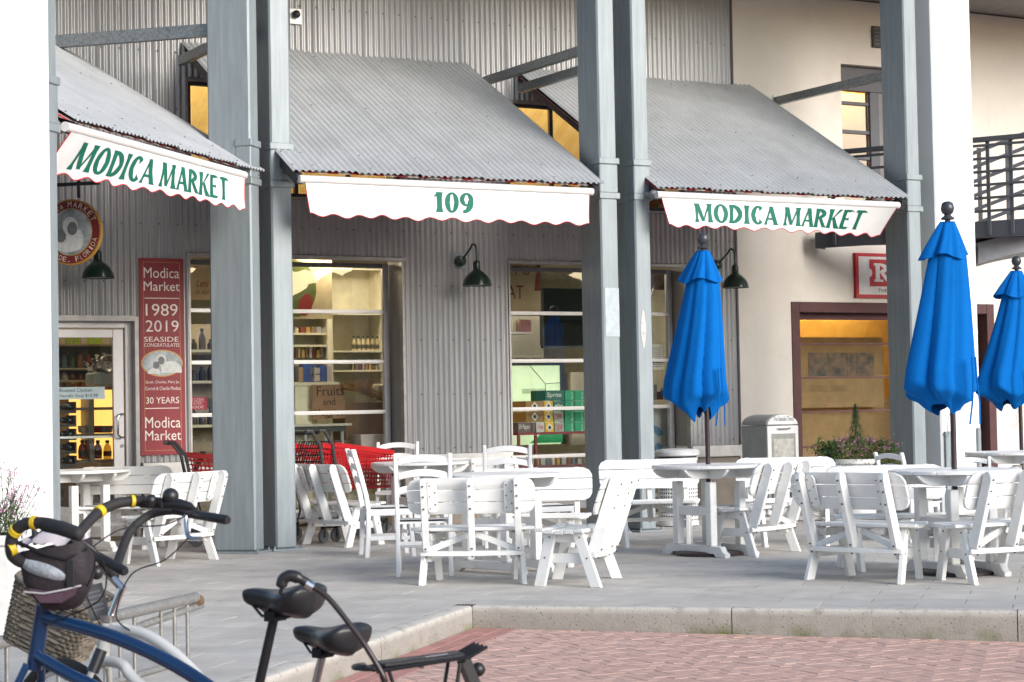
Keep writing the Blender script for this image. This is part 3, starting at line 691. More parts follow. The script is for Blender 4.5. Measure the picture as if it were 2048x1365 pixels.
# hand-made flared capitals: every stroke is (centre line, widths)
def ring(cx, cy, rx, ry, wx, wy, a0=0, a1=360, n=22, flare=0):
    a0, a1 = radians(a0), radians(a1); out = []; inn = []
    for i in range(n+1):
        a = a0+(a1-a0)*i/n; e = flare*(abs(i/n-.5)*2)**5
        w = 1.2*(wx*abs(cos(a))+wy*abs(sin(a)))+e
        out.append((cx+rx*cos(a), cy+ry*sin(a))); inn.append((cx+(rx-w)*cos(a), cy+(ry-w)*sin(a)))
    return out, inn
def stroke(pts, ws):
    L, R = [], []
    for i, p in enumerate(pts):
        a = pts[max(0, i-1)]; b = pts[min(len(pts)-1, i+1)]; dx, dy = b[0]-a[0], b[1]-a[1]; l = hypot(dx, dy) or 1
        if abs(dy) > .25*l: nx, ny = 1, 0
        else: nx, ny = -dy/l, dx/l
        w = ws[i]*.62; L.append((p[0]-nx*w, p[1]-ny*w)); R.append((p[0]+nx*w, p[1]+ny*w))
    return L, R
def stem(x, w=.15, f=.23, y0=0, y1=1, x2=None):
    x2 = x if x2 is None else x2; P = [(x+(x2-x)*t, y0+(y1-y0)*t) for t in (0, .08, .2, .5, .8, .92, 1)]
    return stroke(P, [f, f*.85, w*1.02, w*.92, w*1.02, f*.85, f])
GLY = {
 'M': (1.02, lambda: [stem(.12, .10, .19, x2=.17), stem(.88, .15, .24, x2=.83), stroke([(.17,1),(.30,.62),(.48,.06)], [.20,.17,.13]), stroke([(.48,.06),(.66,.55),(.83,1)], [.06,.07,.10])]),
 'O': (.82, lambda: [ring(.41,.5,.37,.52,.17,.075)]),
 'D': (.80, lambda: [stem(.15,.16,.22), ring(.22,.5,.52,.50,.18,.09,-90,90)]),
 'I': (.34, lambda: [stem(.17,.16,.25)]),
 'C': (.72, lambda: [ring(.42,.5,.36,.52,.17,.08,48,312,flare=.06)]),
 'A': (.78, lambda: [stroke([(.09,0),(.12,.08),(.25,.5),(.40,1)], [.19,.10,.08,.08]), stroke([(.40,1),(.52,.5),(.65,.08),(.68,0)], [.17,.17,.18,.25]), stroke([(.20,.32),(.58,.32)], [.08,.08])]),
 'R': (.78, lambda: [stem(.15,.16,.22), ring(.22,.73,.42,.27,.16,.08,-90,90), stroke([(.34,.50),(.50,.24),(.66,.02)], [.15,.16,.20])]),
 'K': (.80, lambda: [stem(.15,.16,.23), stroke([(.25,.45),(.45,.72),(.66,1)], [.06,.08,.15]), stroke([(.33,.56),(.50,.28),(.68,0)], [.14,.17,.24])]),
 'E': (.62, lambda: [stem(.15,.16,.2), stroke([(.18,.95),(.45,.95),(.54,.92)], [.10,.10,.19]), stroke([(.18,.52),(.38,.52),(.44,.52)], [.08,.08,.15]), stroke([(.18,.05),(.47,.05),(.57,.08)], [.10,.10,.19])]),
 'T': (.72, lambda: [stem(.36,.16,.22,0,.96), stroke([(.04,.90),(.14,.95),(.58,.95),(.68,.90)], [.20,.10,.10,.20])]),
 '1': (.40, lambda: [stem(.20,.17,.25), stroke([(-.02,.76),(.06,.80),(.16,.92)], [.07,.12,.16])]),
 '0': (.62, lambda: [ring(.31,.5,.29,.52,.16,.07)]),
 '9': (.64, lambda: [ring(.31,.68,.29,.34,.15,.07), ring(.22,.52,.38,.53,.16,.12,-100,18,flare=.02)]),
 ' ': (.30, lambda: []),
}
def glyph_text(s, x0, x1, z0, z1, fn, mat_, parent):
    tot = sum(GLY[c][0] for c in s); k = (x1-x0)/tot; x = x0
    for c in s:
        w, g = GLY[c]; m = MB()
        for q, (L, R) in enumerate(g()):
            o = 0.0006*(q+1); vs = []
            for (lx, ly), (rx, ry) in zip(L, R):
                vs.append(fn(x+lx*k, z0+(z1-z0)*ly, o)); vs.append(fn(x+rx*k, z0+(z1-z0)*ry, o))
            m.add(vs, [(2*i, 2*i+1, 2*i+3, 2*i+2) for i in range(len(L)-1)])
        if m.v: part('letter', m, mat_, parent, smooth=0)
        x += w*k
# ================================================================== AWNINGS
def awning(name_lab, origin, rz, xa, xb, depth, ze, zt, bar0, bar1, val, text, tx, sheets, label_v, label_c):
    # local frame: x along the eave, y into the building, eave at y=0
    t = thing('metal_awning', name_lab, 'awning', origin, rz, 'corrugated metal awnings over the shop front')
    slope = (zt-ze)/depth
    L = xb-xa
    for k in range(sheets):
        s0, s1 = xa+L*k/sheets, xa+L*(k+1)/sheets; mb = MB(); nn = int((s1-s0+.03)/PER*8)
        off = .001; sh = random.uniform(-.006, .006)
        def fn(u, v):
            x = s0-.015+(s1-s0+.03)*u; y = sh*(1-v)+(depth+.06)*v
            z = ze+slope*y + .0095*cos(2*pi*x/PER)+off+.016*u
            return (x, y, z)
        mb.grid(fn, nn, 8); fn2 = lambda u, v: tuple(Vector(fn(u, v))+Vector((0, 0, -.0015)))
        mb.grid(fn2, nn, 8); part('corrugated_sheet', mb, ROOFM, t, smooth=70)
    sm = MB()
    for v in (.03, .12, .5, .94):
        k = 0; x = xa+.03
        while x < xb:
            xx = round(x/PER)*PER; yy = depth*v; sm.lathe([(.009, 0), (.008, .006), (.003, .009)], 6, (xx, yy, ze+slope*yy+.0115)); x += PER*3
    part('roof_screws', sm, SCREW, t, kind='stuff')
    # rafters and the two purlins
    for x in (xa+.06, xb-.06):
        m = MB(); m.beam((x, .05, ze-.10+slope*.05), (x, depth, zt-.10), .06, .10); part('rafter', m, DARKF, t)
    for v in (.12, .5, .94):
        m = MB(); m.box(xa+.09, xb-.09, depth*v-.03, depth*v+.03, ze+slope*depth*v-.075, ze+slope*depth*v-.025); part('purlin', m, GALVD, t)
    # striped retractable cloth, its front bar and arms
    c = thing('retractable_awning', label_c, 'cloth awning', origin, rz, 'striped cloth awnings with lettered valances')
    b0, b1 = bar0, bar1
    m = MB(); m.grid(lambda u, v: (b0+.02+(b1-b0-.04)*u, .03+(depth-.1)*v, ze-.030+(slope*.97)*(.03+(depth-.1)*v)-.006*sin(v*pi)), 20, 6); part('striped_cloth', m, STRIPE, c, smooth=60)
    m = MB(); m.tube([(b0, -.005, ze-.080), (b1, -.005, ze-.080)], .038, 16); part('front_bar', m, CLOTHB, c, smooth=40)
    for x in (b0+.03, b1-.03):
        m = MB(); m.tube([(x, .03, ze-.10), (x, .22, ze-.05), (x, .5, ze+.02)], .03, 8); m.ball((x, .09, ze-.06), .045, 10, 6); part('arm', m, mat('arm_grey', (0.25,0.25,0.26), 0.5, 0.4), c)
    # valance
    vh, wfun = val
    ztv = ze-.115
    def vp(x, z, k=0.0):               # z measured downwards from the bar, returns local point
        u = (x-b0)/(b1-b0); f = z/vh
        dx, dy = wfun(u, f)
        y = -.03+dy + .008*sin(18*u+1.3)*f + .006*sin(31*u+2+3*f)*f + .003*sin(57*u+f*4)
        return (x+dx, y-k, ztv-z)
    ns = 96
    sc = 12
    def edge(u): return vh - .020 - .017*cos(2*pi*u*sc) - .006*sin(2*pi*u*sc*.37+1) 
    m = MB(); m.grid(lambda u, v: vp(b0+.05+(b1-b0-.10)*u, edge(u)*v), ns, 10)
    st = len(m.v); m.grid(lambda u, v: tuple(Vector(vp(b0+.05+(b1-b0-.10)*u, edge(u)*v))+Vector((0, .003, 0))), ns, 10)
    va = part('valance', m, CLOTH, c, smooth=80)
    m = MB(); pts = [vp(b0+.05, edge(0)*v/6, .002) for v in range(7)]
    pts += [vp(b0+.05+(b1-b0-.10)*i/ns, edge(i/ns), .002) for i in range(1, ns)]
    pts += [vp(b1-.05, edge(1)*v/6, .002) for v in range(6, -1, -1)]
    part('piping', m.tube(pts, 0.0045, 5), REDP, va, smooth=60)
    x0, x1, zb, zt_ = tx
    glyph_text(text, x0, x1, zb, zt_, lambda x, z, k: vp(x, z, .004+k), GREEN_L, va)
    return t
CLOTHB = mat('awning_bar_white', (0.66,0.63,0.62), 0.45, 0, 0.05, 3)
DEP = 2.95
def W2(px, py): a, z = W(px, py, DEP); return a, z
a_r, z_r = W2(1206, 366); a_l, z_l = W2(593, 345); ZE = (z_r+z_l)/2; ZT = W(930, 128, 0)[1]
Oe = wp(0, DEP, 0)
b0 = W2(598, 360)[0]; b1 = W2(1184, 380)[0]
vh = .318
t0_, t1_ = W2(866, 400)[0], W2(946, 400)[0]
awning('middle corrugated metal awning reaching down between the two pairs of columns', (Oe.x, Oe.y, 0), TH, a_l-.02, a_r, DEP, ZE, ZT, b0, b1,
       (vh, lambda u, f: (.05*f*(1-u)**3*1.2, .02*f)), '109', (t0_, t1_, .228, .035), 5, '', 'striped cloth awning with white valance numbered 109')
a_r3, z3 = W2(1820, 390); a_l3 = W2(1322, 371)[0]
b0 = W2(1312, 380)[0]; b1 = W2(1796, 400)[0]
q0, q1 = W2(1382, 420)[0], W2(1735, 430)[0]
awning('right corrugated metal awning ending at the column beside the white pillar', (Oe.x, Oe.y, 0), TH, a_l3-.02, a_r3, DEP, ZE, ZT, b0, b1,
       (.305, lambda u, f: (.10*f*max(0, 1-u*5), .34*f*max(0, (u-.35)/.65)**1.5)), 'MODICA MARKET', (q0, q1, .235, .04), 5, '', 'striped cloth awning with market lettered valance on the right bay')
# angled bay
YE = -.035
def H1(px, py): p = hit(px, py, P1 + N1*(-YE), N1); q = p-P1; return q.dot(U1), p.z
O1 = Vector((P1.x, P1.y, 0)) - N1*YE
xr, zr_ = H1(530, 325); xl, _ = H1(150, 207)
xb0, _ = H1(128, 235); xb1, _ = H1(487, 328)
q0, _ = H1(166, 290); q1, _ = H1(448, 360)
awning('left corrugated metal awning of the angled bay seen almost edge on', (O1.x, O1.y, 0), TH1, xl, xr, WD1-.05, ZE+.02, ZT, xb0, xb1,
       (.312, lambda u, f: (0, .26*f*max(0, 1-u*1.35)**1.3)), 'MODICA MARKET', (q0, q1, .245, .045), 6, '', 'striped cloth awning with market lettered valance on the angled left bay')
# ================================================================== STRUTS
a, z = W(970, 163, 0); zs_ = z
dcol = d3 - .41
def strut(p, q, label, sect=(.07, .10), plate=True):
    t = thing('steel_strut', label, 'strut', p, 0, 'galvanised struts tying the columns to the wall'); q2 = Vector(q)-Vector(p)
    m = MB(); m.beam((0,0,0), q2, sect[0], sect[1]); part('bar', m, GALVD, t, bevel=.004)
    if plate: m = MB(); m.beam(q2.normalized()*.0, q2.normalized()*.012, .11, .15); part('end_plate', m, GALVD, t)
strut(wp(a, .0, z), wp(a, dcol+.02, z), 'galvanised strut above the yellow window reaching the third column')
a3, z3_ = W(1553, 203, 0); strut(wp(a3, .0, z3_), wp(a3, dcol+.02, z3_), 'galvanised strut crossing the balcony door above the right awning')
a4, z4 = W(1040, 178, .45); strut(wp(a4, .45, z4), wp(a4, dcol+.02, z4), 'angle iron bracket holding the top corner of the right awning', plate=False)
a5, z5_ = W(362, 122, .45); strut(wp(a5, .45, z5_), wp(a5, dcol, z5_), 'angle iron bracket at top left beside the widest column', plate=False)
q = Vector((P1.x, P1.y, 0)) - N1*.43 + U1*.1; q.z = 4.93; strut(q - N1*2.3, q, 'galvanised strut crossing the top left corner to the widest column', (.07, .12))
# ================================================================== BANNER
t = thing('wall_banner', 'tall dark red anniversary banner on the corrugated wall beside the door', 'banner')
F2(t); D = .035
bx0, bz1 = W(277, 516, D); bx1, _ = W(367, 517, D); _, bz0 = W(300, 911, D)
m = MB(); m.box(bx0, bx1, -D, -D+.008, bz0, bz1); part('panel', m, REDB, t, bevel=.001)
GOLD = mat('gold_line', (0.40,0.17,0.06), 0.5)
m = MB(); g = .045
for b in ((bx0+g, bx1-g, bz1-g, bz1-g+.006), (bx0+g, bx1-g, bz0+g, bz0+g+.006), (bx0+g, bx0+g+.006, bz0+g+.007, bz1-g-.001), (bx1-g-.006, bx1-g, bz0+g+.007, bz1-g-.001)):
    m.box(b[0], b[1], -D-.0015, -D-.0003, b[2], b[3])
part('border_line', m, GOLD, t)
def btxt(s, x0, y0, x1, y1):
    a0, z1 = W(x0, y0, D); a1, _ = W(x1, y0, D); _, z0 = W(x0, y1, D); text_fit(s, a0, a1, z0, z1, -D-.001, CREAMT, t)
def bz(y): return W(322, y, D)[1]
for s, x0, x1, y0, y1 in (('Modica', 287, 358, 535, 556), ('Market', 287, 359, 563, 582), ('1989', 291, 355, 608, 632), ('2019', 291, 357, 641, 664), ('SEASIDE', 288, 357, 674, 684), ('CONGRATULATES', 288, 359, 687, 694),
                          ('Sarah, Charles, Mary Jo,', 291, 359, 762, 769), ('Carmel & Charlie Modica', 290, 361, 774, 781), ('30 YEARS', 292, 358, 795, 808), ('Modica', 290, 361, 835, 857), ('Market', 290, 362, 862, 882)):
    btxt(s, x0, y0, x1, y1)
for y in (597, 817):
    m = MB(); a0, _ = W(289, y, D); a1, _ = W(358, y, D); m.box(a0, a1, -D-.0015, -D-.0003, bz(y)-.004, bz(y)+.004); part('rule', m, CREAMT, t)
ex, ez = W(324, 727, D)
def ellipse(rx, rz, n=36): return [(ex+rx*cos(2*pi*i/n), ez+rz*sin(2*pi*i/n)) for i in range(n)]
part('oval_rim', MB().prism(ellipse(.228, .142), -D-.003, -D-.0003), mat('gold_rim', (0.55,0.27,0.06), 0.5), t)
PH = mat('grey_photo', (0.42,0.46,0.47), 0.5, 0, 0.2, 7, col2=(0.10,0.12,0.12))
part('photo_print', MB().prism(ellipse(.215, .129), -D-.0045, -D-.0031), PH, t)
PHL = mat('photo_light', (0.62,0.64,0.62), 0.6, 0, 0.15, 30); PHD = mat('photo_dark', (0.16,0.17,0.17), 0.6, 0, 0.2, 30)
def blob(cx, cz, rx, rz, y, m_, n=16, lo=None):
    pts = [(cx+rx*cos(2*pi*i/n)*(1+.08*sin(3*i)), cz+rz*sin(2*pi*i/n)) for i in range(n)]
    if lo is not None: pts = [(p[0], max(p[1], lo)) for p in pts]
    part('photo_figure', MB().prism(pts, y, y+.0004), m_, t)
blob(ex+.10, ez-.075, .115, .10, -D-.0052, PHL, lo=ez-.10); blob(ex-.09, ez-.10, .07, .05, -D-.0052, PHL, lo=ez-.11)
blob(ex-.01, ez+.035, .055, .062, -D-.0058, PHL); blob(ex-.01, ez+.028, .036, .044, -D-.0064, PHD); blob(ex-.065, ez-.02, .035, .04, -D-.0064, PHD)
# ================================================================== DOOR
t = thing('entrance_door', 'silver framed glass entrance door left of the red banner', 'door'); F2(t)
y = .12
dx1 = W(262, 800, -y)[0]; dz1 = W(200, 643, -y)[1]; gx1 = W(226, 800, -y)[0]; gz1 = W(190, 676, -y)[1]; mx = W(247, 800, -y)[0]
dx0 = AL-.22
m = MB(); m.box(mx+.012, dx1+.09, y-.04, y+.06, 0, dz1); m.box(dx0, mx+.011, y-.04, y+.06, dz1-.07, dz1); part('door_frame', m, DOORF, t, bevel=.004)
m = MB(); m.box(gx1, mx, y-.015, y+.03, .05, dz1-.085); m.box(dx0+.02, gx1-.001, y-.014, y+.03, gz1, dz1-.085); m.box(dx0+.02, gx1-.001, y-.014, y+.03, .05, .3); part('door_leaf', m, DOORF, t, bevel=.004)
m = MB(); m.box(dx0+.02, gx1-.001, y+.004, y+.010, .301, gz1-.001); part('pane', m, GLASS, t, smooth=0)
zb = W(160, 875, -y)[1]; m = MB(); m.box(dx0+.02, gx1-.001, y+.013, y+.03, zb-.012, zb+.012); part('push_bar', m, ALU, t)
hx, hz = W(237, 850, -y); h = W(237, 875, -y)[1]; h2 = W(237, 829, -y)[1]
m = MB(); m.tube([(hx+.05, y-.015, h2), (hx+.0, y-.06, h2), (hx-.03, y-.07, h2-.03), (hx-.03, y-.07, h+.03), (hx, y-.06, h), (hx+.05, y-.015, h)], .012, 8); part('handle', m, CHROME, t, smooth=60)
lx, lz = W(243, 892, -y); m = MB(); m.lathe([(.018, 0), (.018, .012)], 12, (0,0,0)); m.v = [(lx+v[0], y-.016-v[2], lz+v[1]) for v in m.v]; part('lock', m, GALVD, t)
# paper sign
px0, pz1 = W(118, 775, -.09); px1, _ = W(210, 776, -.09); _, pz0 = W(160, 799, -.09)
s = thing('paper_sign', 'handwritten soup sign on pale blue paper taped to the door glass', 'paper sign'); F2(s)
px0 -= .06
m = MB(); m.box(px0, px1, .098, .1, pz0, pz1); part('paper', m, mat('pale_paper', (0.45,0.55,0.56), 0.8), s)
INK = mat('marker_ink', (0.03,0.05,0.08), 0.8)
text_fit('Roasted Chicken', px0+.065, px1-.14, (pz0+pz1)/2+.012, pz1-.012, .0975, INK, s, slant=.1); text_fit('Noodle Soup $10.98', px0+.065, px1-.08, pz0+.012, (pz0+pz1)/2-.008, .0975, INK, s, slant=.1)
# ================================================================== ROUND HANGING SIGN
sc_ = at(144, 465, 17.4); R = .292
t = thing('round_sign', 'round hanging market sign with dark red ring and gold rim at far left', 'sign', sc_, TH1-pi/2)
def disc(r, y0, y1, n=40): return MB().prism([(r*cos(2*pi*i/n), r*sin(2*pi*i/n)) for i in range(n)], y0, y1)
part('gold_rim', disc(R, -.02, .02), mat('gold_paint', (0.42,0.22,0.03), 0.45), t); part('red_ring', disc(R*.955, -.024, -.0202), mat('oxblood_ring', (0.16,0.012,0.012), 0.5), t)
part('gold_inner', disc(R*.725, -.027, -.0242), mat('gold_paint', (0,0,0)), t); part('photo_print', disc(R*.70, -.030, -.0272), PH, t)
for (cx, cz, rx, rz, mm, yy) in ((-.02, -.10, .14, .08, PHL, -.031), (.05, -.07, .08, .10, PHL, -.0316), (0.0, .05, .075, .085, PHL, -.0322), (0.02, .03, .05, .06, PHD, -.0328), (-.09, -.03, .05, .06, PHD, -.0322)):
    part('photo_figure', MB().prism([(cx+rx*cos(2*pi*i/14), cz+rz*sin(2*pi*i/14)) for i in range(14)], yy, yy+.0004), mm, t)
SIGNW = mat('sign_white', (0.62,0.55,0.42), 0.6)
def arc_text(s, r, a0, a1, h, flip=False):
    n = len(s)
    for i, c in enumerate(s):
        if c == ' ': continue
        a = radians(a0+(a1-a0)*(i+.5)/n); uv, fs = text_mesh(c); w = h*(.75 if c not in 'IiLlt,' else .35); hh = h if c.isupper() else h*.75
        if c == ',': hh = h*.25
        m = MB(); vs = []
        for u, v in uv:
            lx = (u-.5)*w; ly = v*hh - h/2
            if not flip: x = r*cos(a)+lx*sin(a)+ly*cos(a); z = r*sin(a)-lx*cos(a)+ly*sin(a)
            else: x = r*cos(a)-lx*sin(a)-ly*cos(a); z = r*sin(a)+lx*cos(a)-ly*sin(a)
            vs.append((x, -.0255, z))
        part('letter', m.add(vs, fs), SIGNW, t, smooth=0)
arc_text('Modica', R*.84, 168, 106, .042); arc_text('MARKET', R*.84, 98, 20, .05); arc_text('SEASIDE, FLORIDA', R*.84, 193, 347, .045, True)
b = thing('sign_bracket', 'black iron bracket holding the round market sign', 'bracket', sc_, TH1-pi/2)
m = MB(); e = .27
m.box(-1.0, e, -.015, .015, .53, .56); m.box(-1.0, e, -.015, .015, .41, .44); m.box(e-.03, e, -.014, .014, .44, .53); m.box(.06, .08, -.013, .013, .30, .53)
part('frame', m, BLACKM, b); m = MB(); m.tube([(.27, 0, .55), (-1.0, 0, .80)], .004, 5); part('stay_wire', m, BLACKM, b)
# ================================================================== BARN LAMPS
def barn_lamp(p, rz, label, flip=1):
    t = thing('barn_lamp', label, 'lamp', p, rz, 'dark green gooseneck barn lamps')
    # local: shade rim centre at origin; wall side towards +y
    prof = [(.165, 0), (.163, .012), (.150, .06), (.125, .105), (.085, .145), (.055, .165), (.042, .18), (.042, .25), (.034, .275), (.018, .285)]
    m = MB(); m.lathe(prof, 24, cap=False); part('shade', m, GREENL, t, smooth=50)
    m = MB(); m.lathe([(.155, .01), (.12, .09), (.05, .15)], 20, cap=False); part('shade_lining', m, mat('lining_white', (0.3,0.3,0.28), 0.6), t, smooth=60)
    pts = [(0, 0, .28), (0, 0, .36)] + [(0, .07*(1-cos(a)), .40+.075*sin(a)) for a in [pi*i/8*.85 for i in range(1, 9)]] + [(0, .27, .36), (0, .345, .31)]
    m = MB(); m.tube(pts, .0125, 8); part('gooseneck', m, GREENL, t, smooth=60)
    m = MB(); m.lathe([(.02, -.06), (.055, -.045), (.066, 0), (.066, .03)], 16); m.v = [(v[0], .385+v[2]*1.0, .305+v[1]) for v in m.v]; part('canopy', m, GREENL, t, smooth=50)
    m = MB(); m.box(-.085, .085, .415, .422, .22, .40); part('back_plate', m, GALV, t)
    return t
# lamps: shade rim centre pixel, drawn at d = .44 from the wall
for px, py, lab in ((954, 572, 'dark green gooseneck lamp on the corrugated pier between the two glazed doors'), (1471, 576, 'dark green gooseneck lamp half hidden by the first blue umbrella'), ):
    a, z = W(px, py, .44); barn_lamp(wp(a, .44, z), TH+radians(0), lab)
a, z = W(196, 557, .44); barn_lamp(wp(a, .44, z), TH, 'dark green gooseneck lamp above the entrance door, right of the round sign')
# security light
a, z = W(588, 32, .0); t = thing('security_light', 'small security light on a white square plate at the top of the wall', 'light', wp(a, 0, z), TH)
m = MB(); m.box(-.07, .07, -.05, -.022, -.10, .07); part('plate', m, DOORF, t, bevel=.004); m = MB(); m.ball((-.01, -.09, 0), .045, 12, 8); part('lens', m, BLACKM, t)
# ================================================================== R SIGN
D = .05
t = thing('shop_sign', 'square red and white shop sign with a letter R partly behind the right column', 'sign'); F2(t)
x0, z1 = W(1711, 506, D); _, z0 = W(1715, 596, D); wS = (z1-z0)
m = MB(); m.box(x0, x0+wS*1.25, -D, -.001, z0, z1); part('frame', m, mat('sign_red', (0.42,0.008,0.02), 0.5), t, bevel=.002)
m = MB(); m.box(x0+.045, x0+wS*1.25-.045, -D-.003, -D-.0003, z0+.045, z1-.045); part('panel', m, mat('sign_panel_white', (0.66,0.64,0.62), 0.6), t)
rx0, rz1 = W(1738, 519, D); _, rz0 = W(1740, 573, D)
poly = [(rx0, rz1), (rx0, (rz0+rz1)/2+.055)] + [(rx0+.045*cos(a), (rz0+rz1)/2+.055*sin(a)) for a in [pi/2-pi*i/8 for i in range(1, 8)]] + [(rx0, (rz0+rz1)/2-.055), (rx0, rz0), (rx0+.62, rz0), (rx0+.62, rz1)]
part('ticket_shape', MB().prism(poly[::-1], -D-.006, -D-.0031), mat('sign_red', (0,0,0)), t)
lx, lz1 = W(1749, 527, D); _, lz0 = W(1750, 564, D); h = lz1-lz0
SW = mat('sign_panel_white', (0,0,0)); yk = -D-.0065
glyph_text('R', lx-.01, lx+.27, lz0, lz1, lambda x, z, k: (x, yk-k, z), SW, t)
for q0_, q1_, zz_ in ((lx-.02, lx+.13, lz0), (lx-.02, lx+.08, lz1-.028), (lx+.19, lx+.30, lz0)): part('letter_serif', MB().box(q0_, q1_, yk-.0055, yk-.003, zz_, zz_+.028), SW, t)
ax, az1 = W(1755, 578, D); text_fit('THE REP', ax, ax+.32, az1-.045, az1, yk, BLACK, t)
# ================================================================== BENCHES
CB = 1.60                                  # centre of the bench curve, in front of the seat
def pol(r, phi, z): return Vector((r*sin(phi), CB - r*cos(phi), z))
def arcbar(m, r0, r1, phi, z0, z1, n=10, bow=0.0):
    o = len(m.v)
    for i in range(n+1):
        f = -phi+2*phi*i/n
        for r, z in ((r0, z0), (r1, z0), (r1, z1), (r0, z1)): m.v.append(tuple(pol(r, f, z)))
    for i in range(n):
        a, b = o+4*i, o+4*i+4
        for k in range(4): l = (k+1) % 4; m.f.append((a+k, a+l, b+l, b+k))
    m.f.append((o+3, o+2, o+1, o)); e = o+4*n; m.f.append((e, e+1, e+2, e+3))
    return m
def radial_beam(m, phi, r0, z0, r1, z1, wid, thick, ztrim=True):
    # flat-ended board lying in a radial plane, 'wid' measured horizontally
    vs = []
    t = Vector((cos(phi), sin(phi), 0))
    for r, z in ((r0, z0), (r1, z1)):
        for dr in (-wid/2, wid/2):
            for s in (-1, 1): vs.append(pol(r+dr, phi, z)+t*s*thick/2)
    return m.add(vs, [(0,1,3,2),(4,6,7,5),(0,4,5,1),(2,3,7,6),(0,2,6,4),(1,5,7,3)])
def make_bench():
    t = thing('curved_bench', 'x', 'bench')
    R0, R1 = 1.40, 1.80
    n = 5
    for k in range(n):
        a = R0+(R1-R0)*k/n; b = R0+(R1-R0)*(k+1)/n-.006; dip = -.022*sin(pi*(k+.5)/n)
        part('seat_slat', arcbar(MB(), a, b, .262, .405+dip, .430+dip), WHITE, t, bevel=.004)
    for s in (-1, 1):
        ph = .206*s
        m = radial_beam(MB(), ph, 1.40, 0, 1.50, .40, .085, .036); part('leg', m, WHITE, t, bevel=.004)
        m = radial_beam(MB(), ph, 1.85, 0, 1.71, .40, .085, .036); part('leg', m, WHITE, t, bevel=.004)
        m = MB(); q = ph-.020*s
        m.add([tuple(pol(r, q, z)+Vector((cos(q), sin(q), 0))*k*.016) for k in (-1, 1) for r, z in ((1.47, .17), (1.79, .17), (1.77, .24), (1.49, .24))], [(0,1,2,3),(7,6,5,4),(0,4,5,1),(1,5,6,2),(2,6,7,3),(3,7,4,0)]); part('side_rail', m, WHITE, t, bevel=.003)
        m = MB(); m.add([tuple(pol(r, q, z)+Vector((cos(q), sin(q), 0))*k*.016) for k in (-1, 1) for r, z in ((1.47, .32), (1.75, .32), (1.79, .378), (1.43, .378))], [(0,1,2,3),(7,6,5,4),(0,4,5,1),(1,5,6,2),(2,6,7,3),(3,7,4,0)]); part('seat_bearer', m, WHITE, t, bevel=.003)
        m = MB(); m.beam(pol(1.72, .012*s, .37), pol(1.80, .185*s, .255), .03, .045); part('brace', m, WHITE, t, bevel=.003)
        for r, z in ((1.49, .36), (1.73, .36), (1.45, .21), (1.785, .21)):
            m = MB(); c = pol(r, ph, z)+Vector((cos(ph), sin(ph), 0))*s*.018; m.beam(c, c+Vector((cos(ph), sin(ph), 0))*s*.003, .011, .011); part('bolt', m, SCREW, t)
    part('lower_rail', arcbar(MB(), 1.785, 1.85, .212, .215, .25), WHITE, t, bevel=.003)
    xs = (-.345, 0, .345)
    zz = [(.19, -.215), (.40, -.225), (.80, -.345)]
    for x in xs:
        bo = .0 if x else -.02
        m = MB(); w = .044
        prof = [(-.160, .251), (-.330, .745), (-.345, .785), (-.37, .80), (-.40, .795), (-.418, .765), (-.416, .73), (-.255, .251)]
        yo = -.012*(1-(x/.345)**2)+.02
        m.prism([(p[0]+yo, p[1]) for p in prof], x-w/2, x+w/2, 'yz'); part('back_post', m, WHITE, t, bevel=.004)
        for z in (.20, .215) if False else (.21, .27, .57, .66, .74):
            yy = -.255-(z-.25)*.335+yo
            mm = MB(); mm.beam((x, yy+.004, z), (x, yy-.006, z), .012, .012); part('bolt', mm, SCREW, t)
    hw = .475; 
    for k in range(3):
        z0 = .525+k*.092; z1 = z0+.087
        def yb(z): return -.160-(z-.251)*.344+.021
        if k == 0: poly = [(-hw+.07, z0), (hw-.07, z0), (hw-.025, z0+.02), (hw-.004, z0+.055), (hw, z1), (-hw, z1), (-hw+.004, z0+.055), (-hw+.025, z0+.02)]
        elif k == 2: poly = [(-hw, z0), (hw, z0), (hw-.004, z0+.03), (hw-.025, z0+.065), (hw-.075, z1), (-hw+.075, z1), (-hw+.025, z0+.065), (-hw+.004, z0+.03)]
        else: poly = [(-hw, z0), (hw, z0), (hw, z1), (-hw, z1)]
        m = MB(); nn = len(poly); vs = []
        for th_ in (0.0, .024):
            for x, z in poly: vs.append((x, yb(z)+th_ + .012*(x/hw)**2, z))
        m.add(vs, [tuple(range(nn-1, -1, -1)), tuple(range(nn, 2*nn))]+[(i, (i+1) % nn, nn+(i+1) % nn, nn+i) for i in range(nn)])
        part('back_slat', m, WHITE, t, bevel=.004)
    for s in (-1, 1):
        m = MB(); xc = s*.283; pl = [(-.036, .555), (-.02, .54), (.02, .54), (.036, .555), (.036, .75), (.02, .775), (-.02, .775), (-.036, .75)]
        if s > 0: pl = pl
        nn = 8; m.add([(xc+p[0], yb(p[1])+.001-q*.02, p[1]) for q in (0, 1) for p in pl], [tuple(range(nn-1, -1, -1)), tuple(range(nn, 2*nn))]+[(i, (i+1) % nn, nn+(i+1) % nn, nn+i) for i in range(nn)])
        for dx, z in ((-.02, .57), (.02, .60), (-.02, .66), (.02, .69), (-.02, .74)):
            mm = MB(); mm.beam((xc+dx, yb(z)-.018, z), (xc+dx, yb(z)-.0225, z), .009, .009); part('screw', mm, SCREW, t)
        part('back_batten', m, WHITE, t, bevel=.003)
    return t
GB = 'white curved slatted benches around the tables'
bench0 = make_bench(); bench0['group'] = GB; used = []
def face(dx, dy): return atan2(dy, dx) - pi/2      # rotation that turns local +y towards (dx, dy)
